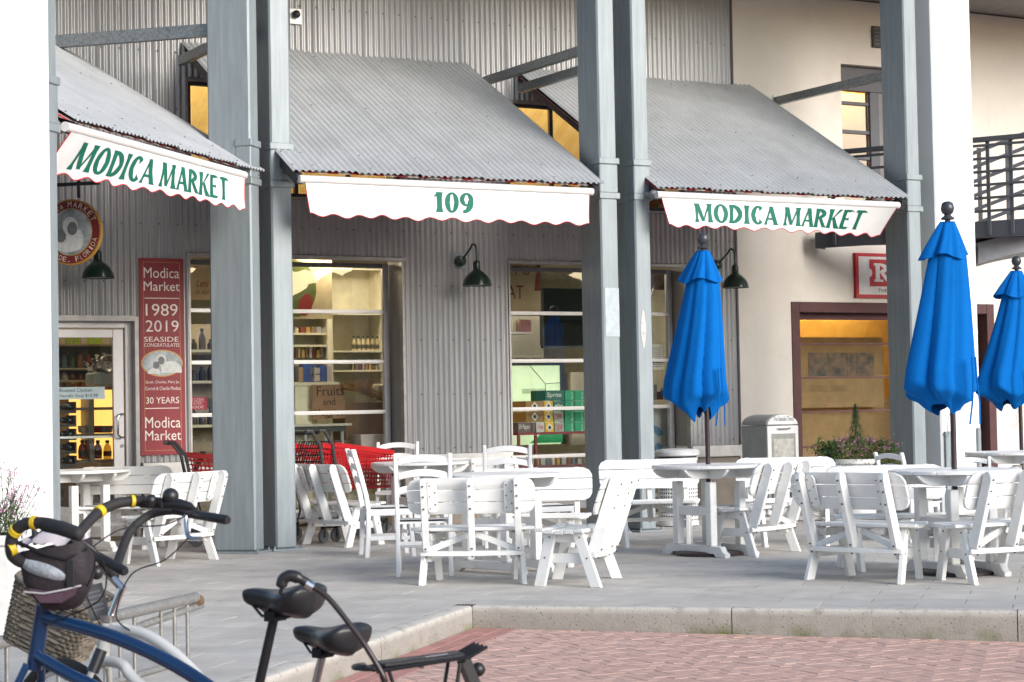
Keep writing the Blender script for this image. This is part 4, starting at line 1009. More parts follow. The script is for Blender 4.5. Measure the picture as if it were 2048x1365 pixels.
def put(proto, pos, rz, label):
    if proto.name not in used:
        used.append(proto.name); proto.location = (pos[0], pos[1], 0); proto.rotation_euler = (0, 0, rz); proto['label'] = label; return proto
    return copy_tree(proto, label, (pos[0], pos[1], 0), rz)
def R(d): return radians(d)
# rz: 0 = sitter looks away from the camera (+Y), 180 = looks at the camera, -90 looks right, 90 looks left
B = [
 (G(950, 1165), R(-3), 'white curved bench seen square from behind, nearest to the kerb in the middle'),
 (G(1158, 1166), R(76), 'white curved bench turned side on, just right of the middle front bench'),
 (G(1073, 1132), R(178), 'white curved bench facing the camera behind the middle front table'),
 (G(690, 1090), R(-52), 'white curved bench turned away in front of the red trolleys, right of the double column'),
 (G(335, 1125), R(58), 'white curved bench in front of the widest grey column behind the bicycles'),
 (G(240, 1098), R(180), 'white curved bench facing the camera in front of the entrance door'),
 (G(1308, 1092), R(184), 'white curved bench facing the camera with the perforated bin showing beneath it'),
 (G(1508, 1108), R(54), 'white curved bench right of the first umbrella table, its back to the newspaper box'),
 (G(1738, 1160), R(-40), 'white curved bench turned away at left of the middle umbrella table'),
 (G(1985, 1160), R(30), 'white curved bench cut by the right edge of the frame'),
 (G(1787, 1138), R(180), 'white curved bench facing the camera behind the middle umbrella table'),
 (G(1584, 1090), R(182), 'white curved bench facing the camera between newspaper box and flower pot'),
 (G(945, 1066), R(4), 'white curved bench near the shop wall, seen from behind between the ladderback chairs'),
]
for p, rz, lab in B: put(bench0, p, rz, lab)
# ================================================================== TABLES
def make_table():
    t = thing('round_table', 'x', 'table', group='white round tables on the patio')
    r = .49; nb = 6
    for k in range(nb):
        y0, y1 = -r+2*r*k/nb+.0025, -r+2*r*(k+1)/nb-.0025; pts = []
        m_ = 7
        for i in range(m_): y = y0+(y1-y0)*i/(m_-1); pts.append((sqrt(max(0.0004, r*r-y*y)), y))
        for i in range(m_-1, -1, -1): y = y0+(y1-y0)*i/(m_-1); pts.append((-sqrt(max(0.0004, r*r-y*y)), y))
        part('tabletop_board', MB().prism(pts, .755, .783, 'xy'), WHITE, t, bevel=.004)
    for s in (-1, 1):
        prof = [(-.45, .752), (.45, .752), (.44, .735), (.40, .70), (.36, .68), (.31, .672), (-.31, .672), (-.36, .68), (-.40, .70), (-.44, .735)]
        m = MB(); m.prism(prof, s*.20-.017, s*.20+.017, 'xz'); part('apron', m, WHITE, t, bevel=.003)
        m = MB(); m.prism(prof, s*.165-.017, s*.165+.017, 'yz'); m.v = [(x, y, z-.002) for x, y, z in m.v]; part('apron', m, WHITE, t, bevel=.003)
        m = MB(); m.box(s*.165-.02, s*.165+.02, -.182, .182, .35, .43); part('stretcher', m, WHITE, t, bevel=.003)
        foot = [(-.42, .0), (-.30, .0), (-.27, .03), (.27, .03), (.30, .0), (.42, .0), (.425, .035), (.39, .05), (.36, .095), (-.36, .095), (-.39, .05), (-.425, .035)]
        m = MB(); m.prism(foot, s*.165-.03, s*.165+.03, 'yz'); part('foot_runner', m, WHITE, t, bevel=.004)
        for q in (-1, 1):
            m = MB(); m.box(s*.165-.036, s*.165+.036, q*.22-.036, q*.22+.036, .096, .64); part('leg', m, WHITE, t, bevel=.005)
    m = MB(); m.box(-.145, .145, -.03, .03, .36, .42); part('stretcher', m, WHITE, t, bevel=.003)
    return t
table0 = make_table()
T1 = G(1420, 1110); T2 = G(1914, 1148)
T = [
 (T1, R(35), 'white round table under the first blue umbrella'),
 (T2, R(20), 'white round table under the middle blue umbrella'),
 (G(1005, 1143), R(45), 'white round table ringed by benches in the middle of the patio'),
 (G(160, 1102), R(38), 'white round table at left behind the bicycle handlebars'),
 (G(842, 1080), R(30), 'white round table between ladderback chairs near the shop wall'),
 (G(2035, 1062), R(20), 'white round table at the right edge beneath the far umbrella'),
]
for p, rz, lab in T: put(table0, p, rz, lab)
# ================================================================== CHAIRS
def make_chair():
    t = thing('ladderback_chair', 'x', 'chair', group='white ladderback resin chairs')
    for s in (-1, 1):
        pts = [(s*.205, -.20, 0), (s*.205, -.185, .20), (s*.205, -.18, .42), (s*.207, -.20, .55), (s*.21, -.25, .75), (s*.213, -.31, .965)]
        m = MB(); 
        for i in range(len(pts)-1):
            pass
        w = [.042]*6; o = 0; vs = []
        for (x, y, z) in pts:
            for dx, dy in ((-.017, -.022), (.017, -.022), (.017, .022), (-.017, .022)): vs.append((x+dx, y+dy, z))
        m.add(vs, [(3,2,1,0)]+[(4*i+k, 4*i+(k+1) % 4, 4*i+4+(k+1) % 4, 4*i+4+k) for i in range(5) for k in range(4)]+[(20,21,22,23)]); part('back_post', m, WHITE2, t, bevel=.006)
        m = MB(); m.beam((s*.21, .22, 0), (s*.195, .19, .43), .034, .038, (0,1,0)); part('leg', m, WHITE2, t, bevel=.005)
        m = MB(); m.beam((s*.205, -.165, .17), (s*.205, .195, .17), .02, .035); part('stretcher', m, WHITE2, t, bevel=.003)
        m = MB(); m.beam((s*.203, -.165, .40), (s*.20, .19, .40), .028, .06); part('seat_rail', m, WHITE2, t, bevel=.004)
    for y, z in ((.17, .22), (-.18, .26)):
        m = MB(); m.beam((-.19, y, z), (.19, y, z), .02, .032); part('stretcher', m, WHITE2, t, bevel=.003)
    m = MB(); 
    m.grid(lambda u, v: (-.215+.43*u, -.17+.41*v, .445-.018*sin(pi*u)*sin(pi*v)+(-.02 if v > .97 else 0)), 8, 8); m.grid(lambda u, v: (-.215+.43*u, -.17+.41*v, .415), 2, 2); m.box(-.215, .215, -.17, .235, .414, .43); part('seat', m, WHITE2, t, bevel=0)
    for zc in (.90, .785, .67):
        m = MB(); n = 10; yy = -.20-(zc-.55)*.265; vs = []
        for i in range(n+1):
            u = -1+2*i/n; arch = .028*(1-u*u); x = u*.19; b = -.03*(1-u*u)
            for dy, dz in ((-.008, -.03), (.008, -.03), (.008, .03), (-.008, .03)): vs.append((x, yy+b+dy, zc+arch+dz*(1 if dz > 0 else .85)))
        m.add(vs, [(3,2,1,0)]+[(4*i+k, 4*i+(k+1) % 4, 4*i+4+(k+1) % 4, 4*i+4+k) for i in range(n) for k in range(4)]+[(4*n, 4*n+1, 4*n+2, 4*n+3)]); part('ladder_slat', m, WHITE2, t, bevel=.003)
    return t
chair0 = make_chair()
C = [
 (G(850, 1150), R(2), 'white ladderback chair seen from behind, left of the middle front bench'),
 (G(772, 1112), R(-78), 'white ladderback chair seen side on, left of the other front chair'),
 (G(795, 1066), R(180), 'white ladderback chair right of the red trolleys against the glazed door'),
 (G(1014, 1094), R(4), 'white ladderback chair in front of the soft drink window'),
 (G(1098, 1092), R(-68), 'white ladderback chair angled side on beside the third column'),
 (G(1825, 1082), R(-60), 'white ladderback chair angled side on between flower pot and middle umbrella'),
 (G(1950, 1083), R(172), 'white ladderback chair facing the camera right behind the middle umbrella table'),
 (G(2066, 1080), R(25), 'white ladderback chair cut by the right frame edge beneath the far umbrella'),
]
for k, (p, rz, lab) in enumerate(C):
    o = put(chair0, p, rz, lab); s_ = {4: .88, 5: .86, 6: .80, 7: .86}.get(k, 1.0); o.scale = (s_, s_, s_)
# ================================================================== UMBRELLAS
def umbrella(p, label, seed, off=(-.08, 0), wide=1.0, zoff=0.0, tilt=0.0, fold=.20):
    t = thing('patio_umbrella', label, 'umbrella', (p[0], p[1], 0), tilt, 'closed blue patio umbrellas'); r_ = random.Random(seed)
    m = MB(); m.tube([(0, 0, .02), (0, 0, 2.66+zoff)], .021, 12); part('pole', m, POLE, t, smooth=50)
    m = MB(); m.lathe([(.30, 0), (.30, .022), (.27, .035), (.06, .045), (.035, .06), (.03, .22)], 28, (0, 0, .004)); part('base', m, POLE, t, smooth=40)
    m = MB(); m.lathe([(.02, 2.66), (.05, 2.665), (.052, 2.675), (.03, 2.69), (.024, 2.70), (.042, 2.715), (.052, 2.75), (.042, 2.787), (.022, 2.80), (.001, 2.803)], 18); m.v = [(x, y, z+zoff) for x, y, z in m.v]; part('finial', m, mat('finial_grey', (0.06,0.065,0.075), 0.35, 0.3), t, smooth=50)
    ph = [r_.uniform(0, 6.28) for _ in range(8)]
    NP = 7
    def folds(th, v, amp):
        f = 0
        a = th*NP+ph[0]+1.1*sin(th+ph[1])
        f += (abs(sin(a/2))**.8*(1+.5*sin(th*2+ph[3]))-.6)*amp
        f += .30*amp*sin(3*th+ph[2]+v*1.2)+.10*amp*sin(th*13+ph[3]+v*2)+.5*amp*max(0, cos(th-3.4))**3
        return f
    ztop, zhem = 2.635+zoff, 1.36+zoff
    def low(u, v):
        th = 2*pi*u
        if v <= .88:
            k = v/.88; th = th+.45*(k-1); r = (.122+(.238*wide-.122)*k**1.0); amp = .014+.05*k
            rr = max(.03, r+folds(th, k, amp)); z = 2.46+zoff-(2.46+zoff-(zhem+.045*sin(2*th+ph[4])+.02*sin(5*th+ph[5])))*k
        else:
            k = (v-.88)/.12; rr0 = max(.03, .238*wide+folds(th, 1, .057)); kk = min(1, k/.3); rr = rr0*(1-.36*kk)*(1-max(0, k-.3)/.7)+(.085+.025*sin(4*th+ph[6]))*max(0, k-.3)/.7
            z = zhem+.045*sin(2*th+ph[4])+.02*sin(5*th+ph[5]) - (.045*kk+.075*(max(0, k-.3)/.7)**.6)*(1-.22*sin(5*th+ph[7]))
        o = v**1.3*min(1, 1.6*(1-v)+.6)
        return (rr*cos(th)+off[0]*o, rr*sin(th)*.85+off[1]*o, z)
    m = MB(); m.grid(low, 144, 44, True); part('canopy', m, BLUEC, t, smooth=62)
    def cap(u, v):
        th = 2*pi*u; k = v; r = .050+(.155*wide-.050)*k**.95; rr = r+folds(th, k, .008+.04*k)
        z = ztop-(.255+.022*sin(3*th+ph[1]))*k + .012*(1-k)
        if v == 0: z = ztop+.012
        return (rr*cos(th)-.025*k, rr*sin(th)*.9, z)
    m = MB(); m.grid(cap, 120, 12, True); m.grid(lambda u, v: (cap(u, 1-v*.5)[0]*.985, cap(u, 1-v*.5)[1]*.985, cap(u, 1-v*.5)[2]-.004), 120, 5, True)
    m.lathe([(.001, ztop+.016), (.056, ztop+.010)], 24, cap=False); part('cap_flap', m, BLUEC, t, smooth=62)
    for s in (0, 1):
        a = 4.95+.12*s; x, y = (.235*cos(a)+off[0]*.6+.10, .215*sin(a)+off[1]*.6)
        m = MB(); m.tube([(x, y-.01, 1.62+zoff), (x+.005, y-.02, 1.45+zoff), (x-.01+s*.03, y-.03, 1.28+zoff), (x-.03+.05*s, y-.02, 1.12+zoff)], .007, 5); part('tie_strap', m, BLUEC, t, smooth=60)
    m = MB(); m.tube([(-.03, -.02, 1.20+zoff), (-.05, -.03, 1.12+zoff), (-.045, -.03, 1.05+zoff), (-.07, -.03, 1.0+zoff), (-.085, -.03, 1.05+zoff)], .003, 5); part('wire_hook', m, CHROME, t)
    return t
umbrella(T1, 'closed blue umbrella standing left of the other two, in front of the corrugated wall edge', 11, (-.12, -.02), 1.03)
umbrella(T2, 'closed blue umbrella in front of the white stucco pillar', 12, (-.085, 0), .98)
T6 = at(2043, 900, 20.7); umbrella((T6.x, T6.y, 0), 'closed blue umbrella cut by the right edge of the frame', 15, (-.19, 0), 1.06)
# ================================================================== LITTER BIN, NEWSPAPER BOX
p = G(1357, 1052)
t = thing('litter_bin', 'white perforated metal litter bin with grey lid behind the first umbrella table', 'bin', (p.x, p.y, 0))
PERF = mat('perforated_white', (0.70,0.72,0.72), 0.5, 0.1)
def perf():
    m = MB(); nA, nZ = 46, 16; r = .215
    for j in range(nZ):
        for i in range(nA):
            th0, th1 = 2*pi*i/nA, 2*pi*(i+1)/nA; z0, z1 = .05+.66*j/nZ, .05+.66*(j+1)/nZ; thc, zc = (th0+th1)/2, (z0+z1)/2
            out = [(th0, z0), (thc, z0), (th1, z0), (th1, zc), (th1, z1), (thc, z1), (th0, z1), (th0, zc)]
            hr, hz = (th1-th0)*.29, (z1-z0)*.29; inn = [(thc+hr*cos(a), zc+hz*sin(a)) for a in [radians(225+45*k) for k in range(8)]]
            m.add([(r*cos(a), r*sin(a), z) for a, z in out]+[(r*cos(a), r*sin(a), z) for a, z in inn], [(k, (k+1) % 8, 8+(k+1) % 8, 8+k) for k in range(8)])
    return m
part('perforated_body', perf(), PERF, t, smooth=60)
m = MB(); m.lathe([(.19, .03), (.19, .70)], 28); part('liner', m, BLACK, t)
m = MB(); m.lathe([(.222, .01), (.222, .05)], 32); m.lathe([(.222, .71), (.222, .735)], 32); part('rim', m, PERF, t)
m = MB(); m.lathe([(.235, .755), (.245, .765), (.245, .80), (.22, .825), (.10, .835), (.001, .836)], 36); part('lid', m, mat('lid_grey', (0.50,0.51,0.52), 0.45), t)
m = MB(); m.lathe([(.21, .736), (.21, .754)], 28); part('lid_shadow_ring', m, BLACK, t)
a, _ = W(1563, 900, 1.5); D = 1.5
NB = mat('news_box_grey', (0.33,0.35,0.36), 0.45, 0.2); NBW = mat('news_box_white', (0.66,0.66,0.65), 0.45)
xl_, zt_ = W(1534, 851, D); xr_, _ = W(1597, 851, D); zz_ = W(1563, 829, D)[1]; w_ = xr_-xl_
t = thing('newspaper_box', 'grey and white newspaper box with a rounded top against the cream wall', 'newspaper box', wp(xl_, D, 0), TH)
dp = .50
m = MB(); m.box(0, w_, .02, dp, .45, zt_-.005); part('cabinet', m, NB, t, bevel=.006)
arch = [(0, zt_), (w_, zt_)]+[(w_/2+w_/2*cos(q), zt_+(zz_-zt_)*sin(q)) for q in [pi*i/12 for i in range(1, 12)]]
m = MB(); m.prism(arch, .03, dp, 'xz'); part('hood', m, NB, t, bevel=.006)
arch2 = [(0.006, zt_+.004), (w_-.006, zt_+.004)]+[(w_/2+(w_/2-.006)*cos(q), zt_+(zz_-zt_-.004)*sin(q)) for q in [pi*i/12 for i in range(1, 12)]]
m = MB(); m.prism(arch2, .0, .029, 'xz'); hp = part('hood_front', m, NBW, t, bevel=.004)
text_fit('The Seaside Times', .09, w_-.07, zt_+.045, zt_+.10, -.001, mat('news_ink', (0.15,0.15,0.16), 0.7), hp)
m = MB(); m.box(0.004, w_-.004, .0, .019, .50, zt_-.01); dr = part('door', m, NBW, t, bevel=.004)
m = MB(); m.box(.06, w_-.05, -.004, -.0005, zt_-.42, zt_-.10); part('window_pane', m, mat('news_pane', (0.30,0.30,0.27), 0.2, 0, 0.15, 9), dr)
m = MB(); m.box(.09, w_-.08, -.0065, -.0045, zt_-.40, zt_-.16); part('paper', m, mat('newsprint', (0.42,0.41,0.37), 0.8, 0, 0.25, 18), dr)
m = MB(); m.tube([(.14, -.002, zt_-.03), (.14, -.025, zt_-.045), (w_-.14, -.025, zt_-.045), (w_-.14, -.002, zt_-.03)], .006, 6); part('handle', m, CHROME, t)
for x in (.04, w_-.08):
    m = MB(); m.box(x, x+.04, .05, .09, 0, .45); part('leg', m, NB, t); m = MB(); m.box(x, x+.04, dp-.1, dp-.06, 0, .45); part('leg', m, NB, t)
# ================================================================== PLANTS
LEAF = mat('leaf_green', (0.07,0.13,0.035), 0.6, 0, 0.3, 20, isl=0.45); LEAF2 = mat('conifer_green', (0.035,0.08,0.025), 0.6, 0, 0.3, 20, isl=0.4); LEAFY = mat('yellow_leaf', (0.20,0.20,0.03), 0.6, isl=0.35)
PINK = mat('pink_petal', (0.50,0.20,0.38), 0.7, isl=0.3); YELF = mat('yellow_petal', (0.75,0.60,0.08), 0.7, isl=0.2); STEM = mat('plant_stem', (0.06,0.09,0.03), 0.7)
def leaf(m, p, d, L, w):
    d = d.normalized(); s = d.cross(Vector((0,0,1))); s = s.normalized() if s.length > .01 else Vector((1,0,0)); n = s.cross(d)
    m.add([p, p+d*L*.5+s*w*.5+n*L*.08, p+d*L, p+d*L*.5-s*w*.5+n*L*.08], [(0,1,2,3)])
def rdir(r_, up=0.0):
    v = Vector((r_.gauss(0, 1), r_.gauss(0, 1), r_.gauss(0, 1)+up)); return v.normalized()
def flower_head(m, p, r_, s, n=7):
    for k in range(n):
        q = p+rdir(r_)*s*.9; d = rdir(r_, .3)
        a = d.orthogonal().normalized(); b = d.cross(a)
        m.add([q+(a*cos(2*pi*i/5)+b*sin(2*pi*i/5))*s*.42 for i in range(5)], [(0,1,2,3,4)])
rr = random.Random(3)
p = at(1712, 950, 21.6); p.z = 0
t = thing('flower_planter', 'white pot overflowing with pink flowers and a small conifer by the shop window', 'planter', p)
m = MB(); m.lathe([(.18, 0), (.22, .03), (.275, .62), (.295, .635), (.295, .68), (.27, .685), (.26, .65), (.001, .65)], 28, (-.02, 0, 0)); part('pot', m, mat('pot_white', (0.70,0.68,0.66), 0.6), t, smooth=40)
m = MB(); m.lathe([(.14, 0), (.17, .02), (.20, .60), (.215, .61), (.215, .65), (.19, .652), (.001, .62)], 24, (-.22, .12, 0)); part('pot', m, mat('pot_white', (0,0,0)), t, smooth=40)
lf = MB(); 
for k in range(3400):
    c = rr.random(); a = rr.uniform(0, 6.28)
    if c < .75: q = Vector((.09+.36*rr.uniform(-1, 1), rr.gauss(0, .14), 0)); q.z = 0.74+.17*sqrt(max(0, 1-((q.x-.06)/.46)**2))*rr.uniform(-.9, 1.0); 
    else: q = Vector((.18+.28*rr.uniform(-1, 1), -.2+rr.gauss(0, .05), 0.64-.18*rr.random()*1.15 ))
    leaf(lf, q, rdir(rr, .1), rr.uniform(.035, .07), rr.uniform(.010, .018))
part('foliage', lf, LEAF, t, smooth=0, kind='stuff')
lf = MB()
for k in range(420): q = Vector((.40+rr.gauss(0, .05), -.05+rr.gauss(0, .08), 0.64+rr.gauss(0, .09))); leaf(lf, q, rdir(rr), .035, .014)
for k in range(160): q = Vector((-.24+rr.gauss(0, .02)+.14*rr.random(), -.2, 0.64+rr.gauss(0, .05)-.12*rr.random())); leaf(lf, q, rdir(rr), .035, .014)
part('trailing_leaves', lf, LEAFY, t, smooth=0, kind='stuff')
lf = MB()
for k in range(700): q = Vector((-.30+rr.gauss(0, .07), .0+rr.gauss(0, .07), 0.76+rr.gauss(0, .055))); leaf(lf, q, rdir(rr, .3), .055, .02)
part('bush_leaves', lf, LEAF, t, smooth=0, kind='stuff')
cf = MB()
for k in range(1500):
    h = rr.random()**1.2; r_ = .115*(1-h)**.9*sqrt(rr.random()); a = rr.uniform(0, 6.28); q = Vector((.02+r_*cos(a), .05+r_*sin(a), 0.84+.42*h)); leaf(cf, q, Vector((cos(a)*.5, sin(a)*.5, 1.0)), .035, .005)
part('conifer', cf, LEAF2, t, smooth=0, kind='stuff')
fm_ = MB()
for k in range(60):
    x = .10+.36*rr.uniform(-1, 1); z = 0.77+.22*sqrt(max(0, 1-((x-.04)/.48)**2))*rr.uniform(.0, 1.05)-.06; flower_head(fm_, Vector((x, -.12+rr.uniform(-.14, .1), z)), rr, .016, 8)
part('pink_flowers', fm_, PINK, t, smooth=0, kind='stuff')
fm_ = MB()
for k in range(14): flower_head(fm_, Vector((-.31+rr.gauss(0, .07), -.06, 0.80+rr.gauss(0, .05))), rr, .014, 7)
part('yellow_flowers', fm_, YELF, t, smooth=0, kind='stuff')
# left flowering plant
p = at(10, 1060, 11.6); p.z = 0
t = thing('flowering_plant', 'wispy pink flowering plant in a white box at the far left edge', 'plant', p)
m = MB(); m.box(-.35, .06, -.12, .22, 0, .62); m.box(-.37, .08, -.14, .24, .56, .62); part('planter_box', m, mat('pot_white', (0,0,0)), t, bevel=.008)
lf = MB(); st_ = MB(); fl_ = MB()
for k in range(70):
    a = rr.uniform(-.4, .75); h = rr.uniform(.10, .44)*(1-.35*abs(a)); b = Vector((rr.uniform(-.3, .05), rr.uniform(-.08, .12), .60)); tip = b+Vector((a*.30, rr.uniform(-.1, .1), h)); mid = (b+tip)/2+Vector((a*.04, 0, .03))
    st_.tube([b, mid, tip], .0022, 4)
    for j in range(9): q = b.lerp(mid, rr.random()) if j < 6 else mid.lerp(tip, rr.random()*.6); leaf(lf, q, rdir(rr, .4), .04, .007)
    for j in range(3): flower_head(fl_, tip+Vector((rr.gauss(0, .012), rr.gauss(0, .012), rr.gauss(0, .01)-j*.018)), rr, .011, 6)
for k in range(500): leaf(lf, Vector((rr.uniform(-.3, .12), rr.uniform(-.12, .18), .62+abs(rr.gauss(0, .07)))), rdir(rr, .5), .05, .008)
part('stems', st_, STEM, t, smooth=0, kind='stuff'); part('leaves', lf, LEAF, t, smooth=0, kind='stuff'); part('pink_flowers', fl_, PINK, t, smooth=0, kind='stuff')
# ================================================================== SHOPPING TROLLEYS
def trolley(p, rz, label, full=1.0):
    t = thing('shopping_trolley', label, 'shopping trolley', (p[0], p[1], 0), rz, 'red shopping trolleys by the shop front')
    # local: front towards +x, handle at -x
    P = {'a0': Vector((-.36, -.27, .50)), 'a1': Vector((-.46, -.29, .90)), 'b0': Vector((.46, -.20, .48)), 'b1': Vector((.50, -.22, .80))}
    def mir(v): return Vector((v.x, -v.y, v.z))
    def hexpanel(c00, c10, c11, c01, nx, ny):
        m = MB(); 
        def S(u, v): return (c00.lerp(c10, u)).lerp(c01.lerp(c11, u), v)
        for j in range(ny):
            for i in range(nx):
                u0, u1, v0, v1 = i/nx, (i+1)/nx, j/ny, (j+1)/ny; uc, vc = (u0+u1)/2, (v0+v1)/2
                out = [(u0,v0),(uc,v0),(u1,v0),(u1,vc),(u1,v1),(uc,v1),(u0,v1),(u0,vc)]
                inn = [(uc+(u1-u0)*.43*cos(q), vc+(v1-v0)*.43*sin(q)) for q in [radians(225+45*k) for k in range(8)]]
                m.add([S(*q) for q in out]+[S(*q) for q in inn], [(k, (k+1) % 8, 8+(k+1) % 8, 8+k) for k in range(8)])
        return m
    for f in (lambda v: v, mir):
        part('side_panel', hexpanel(f(P['a0']), f(P['b0']), f(P['b1']), f(P['a1']), 22, 8), REDC, t, smooth=0)
        m = MB(); m.beam(f(P['a1']), f(P['b1']), .03, .05); m.beam(f(P['a0']), f(P['b0']), .025, .03); part('side_rim', m, REDC, t, bevel=.004)
        m = MB(); m.tube([f(Vector((-.44, -.30, .60))), f(Vector((-.50, -.30, .90))), f(Vector((-.60, -.29, 1.03))), f(Vector((-.67, -.28, 1.03)))], .017, 7); part('handle_arm', m, mat('trolley_frame', (0.06,0.06,0.06), 0.4, 0.3), t)
        m = MB(); m.tube([f(Vector((-.40, -.25, .52))), f(Vector((-.34, -.24, .30))), f(Vector((-.40, -.24, .14))), f(Vector((.45, -.17, .16)))], .012, 7); part('frame_side', m, mat('trolley_frame', (0,0,0)), t)
    part('front_panel', hexpanel(P['b0'], mir(P['b0']), mir(P['b1']), P['b1'], 12, 8), REDC, t, smooth=0)
    part('basket_floor', hexpanel(P['a0'], P['b0'], mir(P['b0']), mir(P['a0']), 22, 12), REDC, t, smooth=0)
    m = MB(); m.beam(P['b1'], mir(P['b1']), .03, .05); part('front_rim', m, REDC, t, bevel=.004)
    m = MB(); m.tube([(-.66, -.28, 1.02), (-.66, .28, 1.02)], .019, 8); part('handle', m, BLACK, t, smooth=50)
    m = MB(); a, b, c, d = Vector((-.44, -.24, .62)), Vector((-.30, -.24, .93)), Vector((-.30, .24, .93)), Vector((-.44, .24, .62))
    for k in range(9): u = k/8; m.beam(a.lerp(d, u), b.lerp(c, u), .008, .008)
    for k in range(6): u = k/5; m.beam(a.lerp(b, u), d.lerp(c, u), .008, .008)
    part('child_seat_flap', m, BLACK, t)
    m = MB()
    for k in range(7): y = -.20+.4*k/6; m.tube([(-.38, y, .22), (.42, y*.8, .17)], .005, 5)
    part('lower_tray', m, mat('trolley_frame', (0,0,0)), t)
    for x, y in ((-.40, -.24), (-.40, .24), (.42, -.17), (.42, .17)):
        m = MB(); m.lathe([(.040, -.013), (.062, -.013), (.065, -.008), (.065, .008), (.062, .013), (.040, .013)], 18, (0, 0, 0)); m.v = [(x+a, y+c, .066+b) for a, b, c in m.v]; w_ = part('wheel', m, mat('wheel_grey', (0.12,0.13,0.14), 0.6), t, smooth=40)
        m = MB(); m.lathe([(.038, -.010), (.038, .010)], 12); m.v = [(x+a, y+c, .066+b) for a, b, c in m.v]; part('hub', m, BLACK, w_)
        m = MB(); m.box(x-.012, x+.012, y-.022, y-.016, .05, .17); m.box(x-.012, x+.012, y+.016, y+.022, .05, .17); m.box(x-.012, x+.012, y-.022, y+.022, .165, .175); part('fork', m, mat('trolley_frame', (0,0,0)), t)
    return t
for (x, y), rz, lab in (((-1.76, 20.30), R(55), 'red shopping trolley with round holed basket right of the double column'), ((-1.87, 20.14), R(55), 'second red trolley nested behind the one right of the double column'), ((-2.80, 19.75), R(14), 'red shopping trolley in front of the wall banner, half behind the widest column')):
    o = trolley((x, y), rz, lab); s_ = 1.0 if x < -2.5 else 1.08; o.scale = (s_, s_, s_)
# ================================================================== GOODS behind the glass
def in_box(name, label, cat, px0, py0, px1, py1, d, dep, m_, group=None, bevel=0.0):
    a0, z1 = W(px0, py0, -d); a1, _ = W(px1, py0, -d); _, z0 = W((px0+px1)/2, py1, -d)
    t = MB(); t.box(0, a1-a0, 0, dep, 0, z1-z0)
    return solo(name, t, m_, label, cat, wp(a0, -d, z0), TH, group, bevel), a1-a0, z1-z0
# --- tall cream cabinet seen through the left glazed door
d = 1.5
ca0, cz1 = W(575, 530, -d); ca1 = W(768, 600, -d)[0]; cam_ = W(659, 600, -d)[0]; cz0 = .9
t = F2(thing('cream_cabinet', 'tall cream shelf unit with bottles seen through the left glazed door', 'shelf unit'))
def PB(nm, a0, a1, y0, y1, z0, z1, m_=CREAM): part(nm, MB().box(a0, a1, y0, y1, z0, z1), m_, t)
ztr = W(700, 537, -d)[1]; zsh = W(700, 625, -d)[1]
PB('back_panel', ca0-.6, ca1, d+.35, d+.37, .3, cz1)
for a in (ca0-.6, cam_, ca1): PB('upright', a-.035, a+.035, d, d+.349, .3, cz1)
for py in (625, 668, 692): z = W(620, py, -d)[1]; PB('shelf', ca0-.56, cam_-.036, d+.01, d+.349, z-.012, z+.012)
for py in (534, 627, 703, 742): z = W(720, py, -d)[1]; PB('shelf', cam_+.036, ca1-.036, d+.01, d+.349, z-.012, z+.012)
PB('fascia', ca0-.6, ca1+.03, d-.02, d-.001, ztr-.02, ztr+.05); PB('fascia', ca0-.6, ca1+.03, d-.02, d-.001, zsh-.03, zsh+.03)
BOT = mat('bottle_cream', (0.55,0.45,0.25), 0.4, isl=.1); CAPD = mat('bottle_cap_dark', (0.03,0.05,0.06), 0.5)
def bottle(loc, h, r, m_, cap_, lab, grp, lbl=None):
    o = thing('bottle', lab, 'bottle', loc, TH, grp)
    m = MB(); m.lathe([(r*.9, 0), (r, h*.05), (r, h*.5), (r*.8, h*.68), (r*.4, h*.8), (r*.38, h*.86)], 12); part('body', m, m_, o, smooth=50)
    m = MB(); m.lathe([(r*.5, h*.861), (r*.5, h)], 10); part('cap', m, cap_, o)
    if lbl: m = MB(); m.lathe([(r*1.02, h*.15), (r*1.02, h*.42)], 12, cap=False); part('label', m, lbl, o, smooth=60)
    return o
LBD = mat('bottle_label_dark', (0.08,0.07,0.05), 0.6)
b0_ = None
for k in range(6):
    px = 708+k*9.4; a, z = W(px, 702, -(d+.1)); 
    if b0_ is None: b0_ = bottle(wp(a, -(d+.1), z), .175, .026, BOT, CAPD, 'leftmost cream bottle with dark cap on the cabinet shelf', 'cream bottles in a row on the shelf', LBD)
    else: copy_tree(b0_, ('', 'second', 'third', 'fourth', 'fifth', 'rightmost')[k]+' cream bottle from the left with dark cap on the cabinet shelf', wp(a, -(d+.1), z+.0), TH)
rg = random.Random(12)
GCOL = [mat('box_cream', (0.60,0.52,0.38), .6), mat('box_brown', (0.25,0.15,0.09), .6), mat('box_grey', (0.35,0.35,0.34), .6), mat('box_ochre', (0.45,0.28,0.08), .6), mat('box_darkred', (0.22,0.04,0.03), .6), mat('box_slate', (0.10,0.13,0.17), .6)]
ORDS = ('first', 'second', 'third', 'fourth', 'fifth', 'sixth', 'seventh', 'eighth', 'ninth', 'tenth', 'eleventh', 'twelfth')
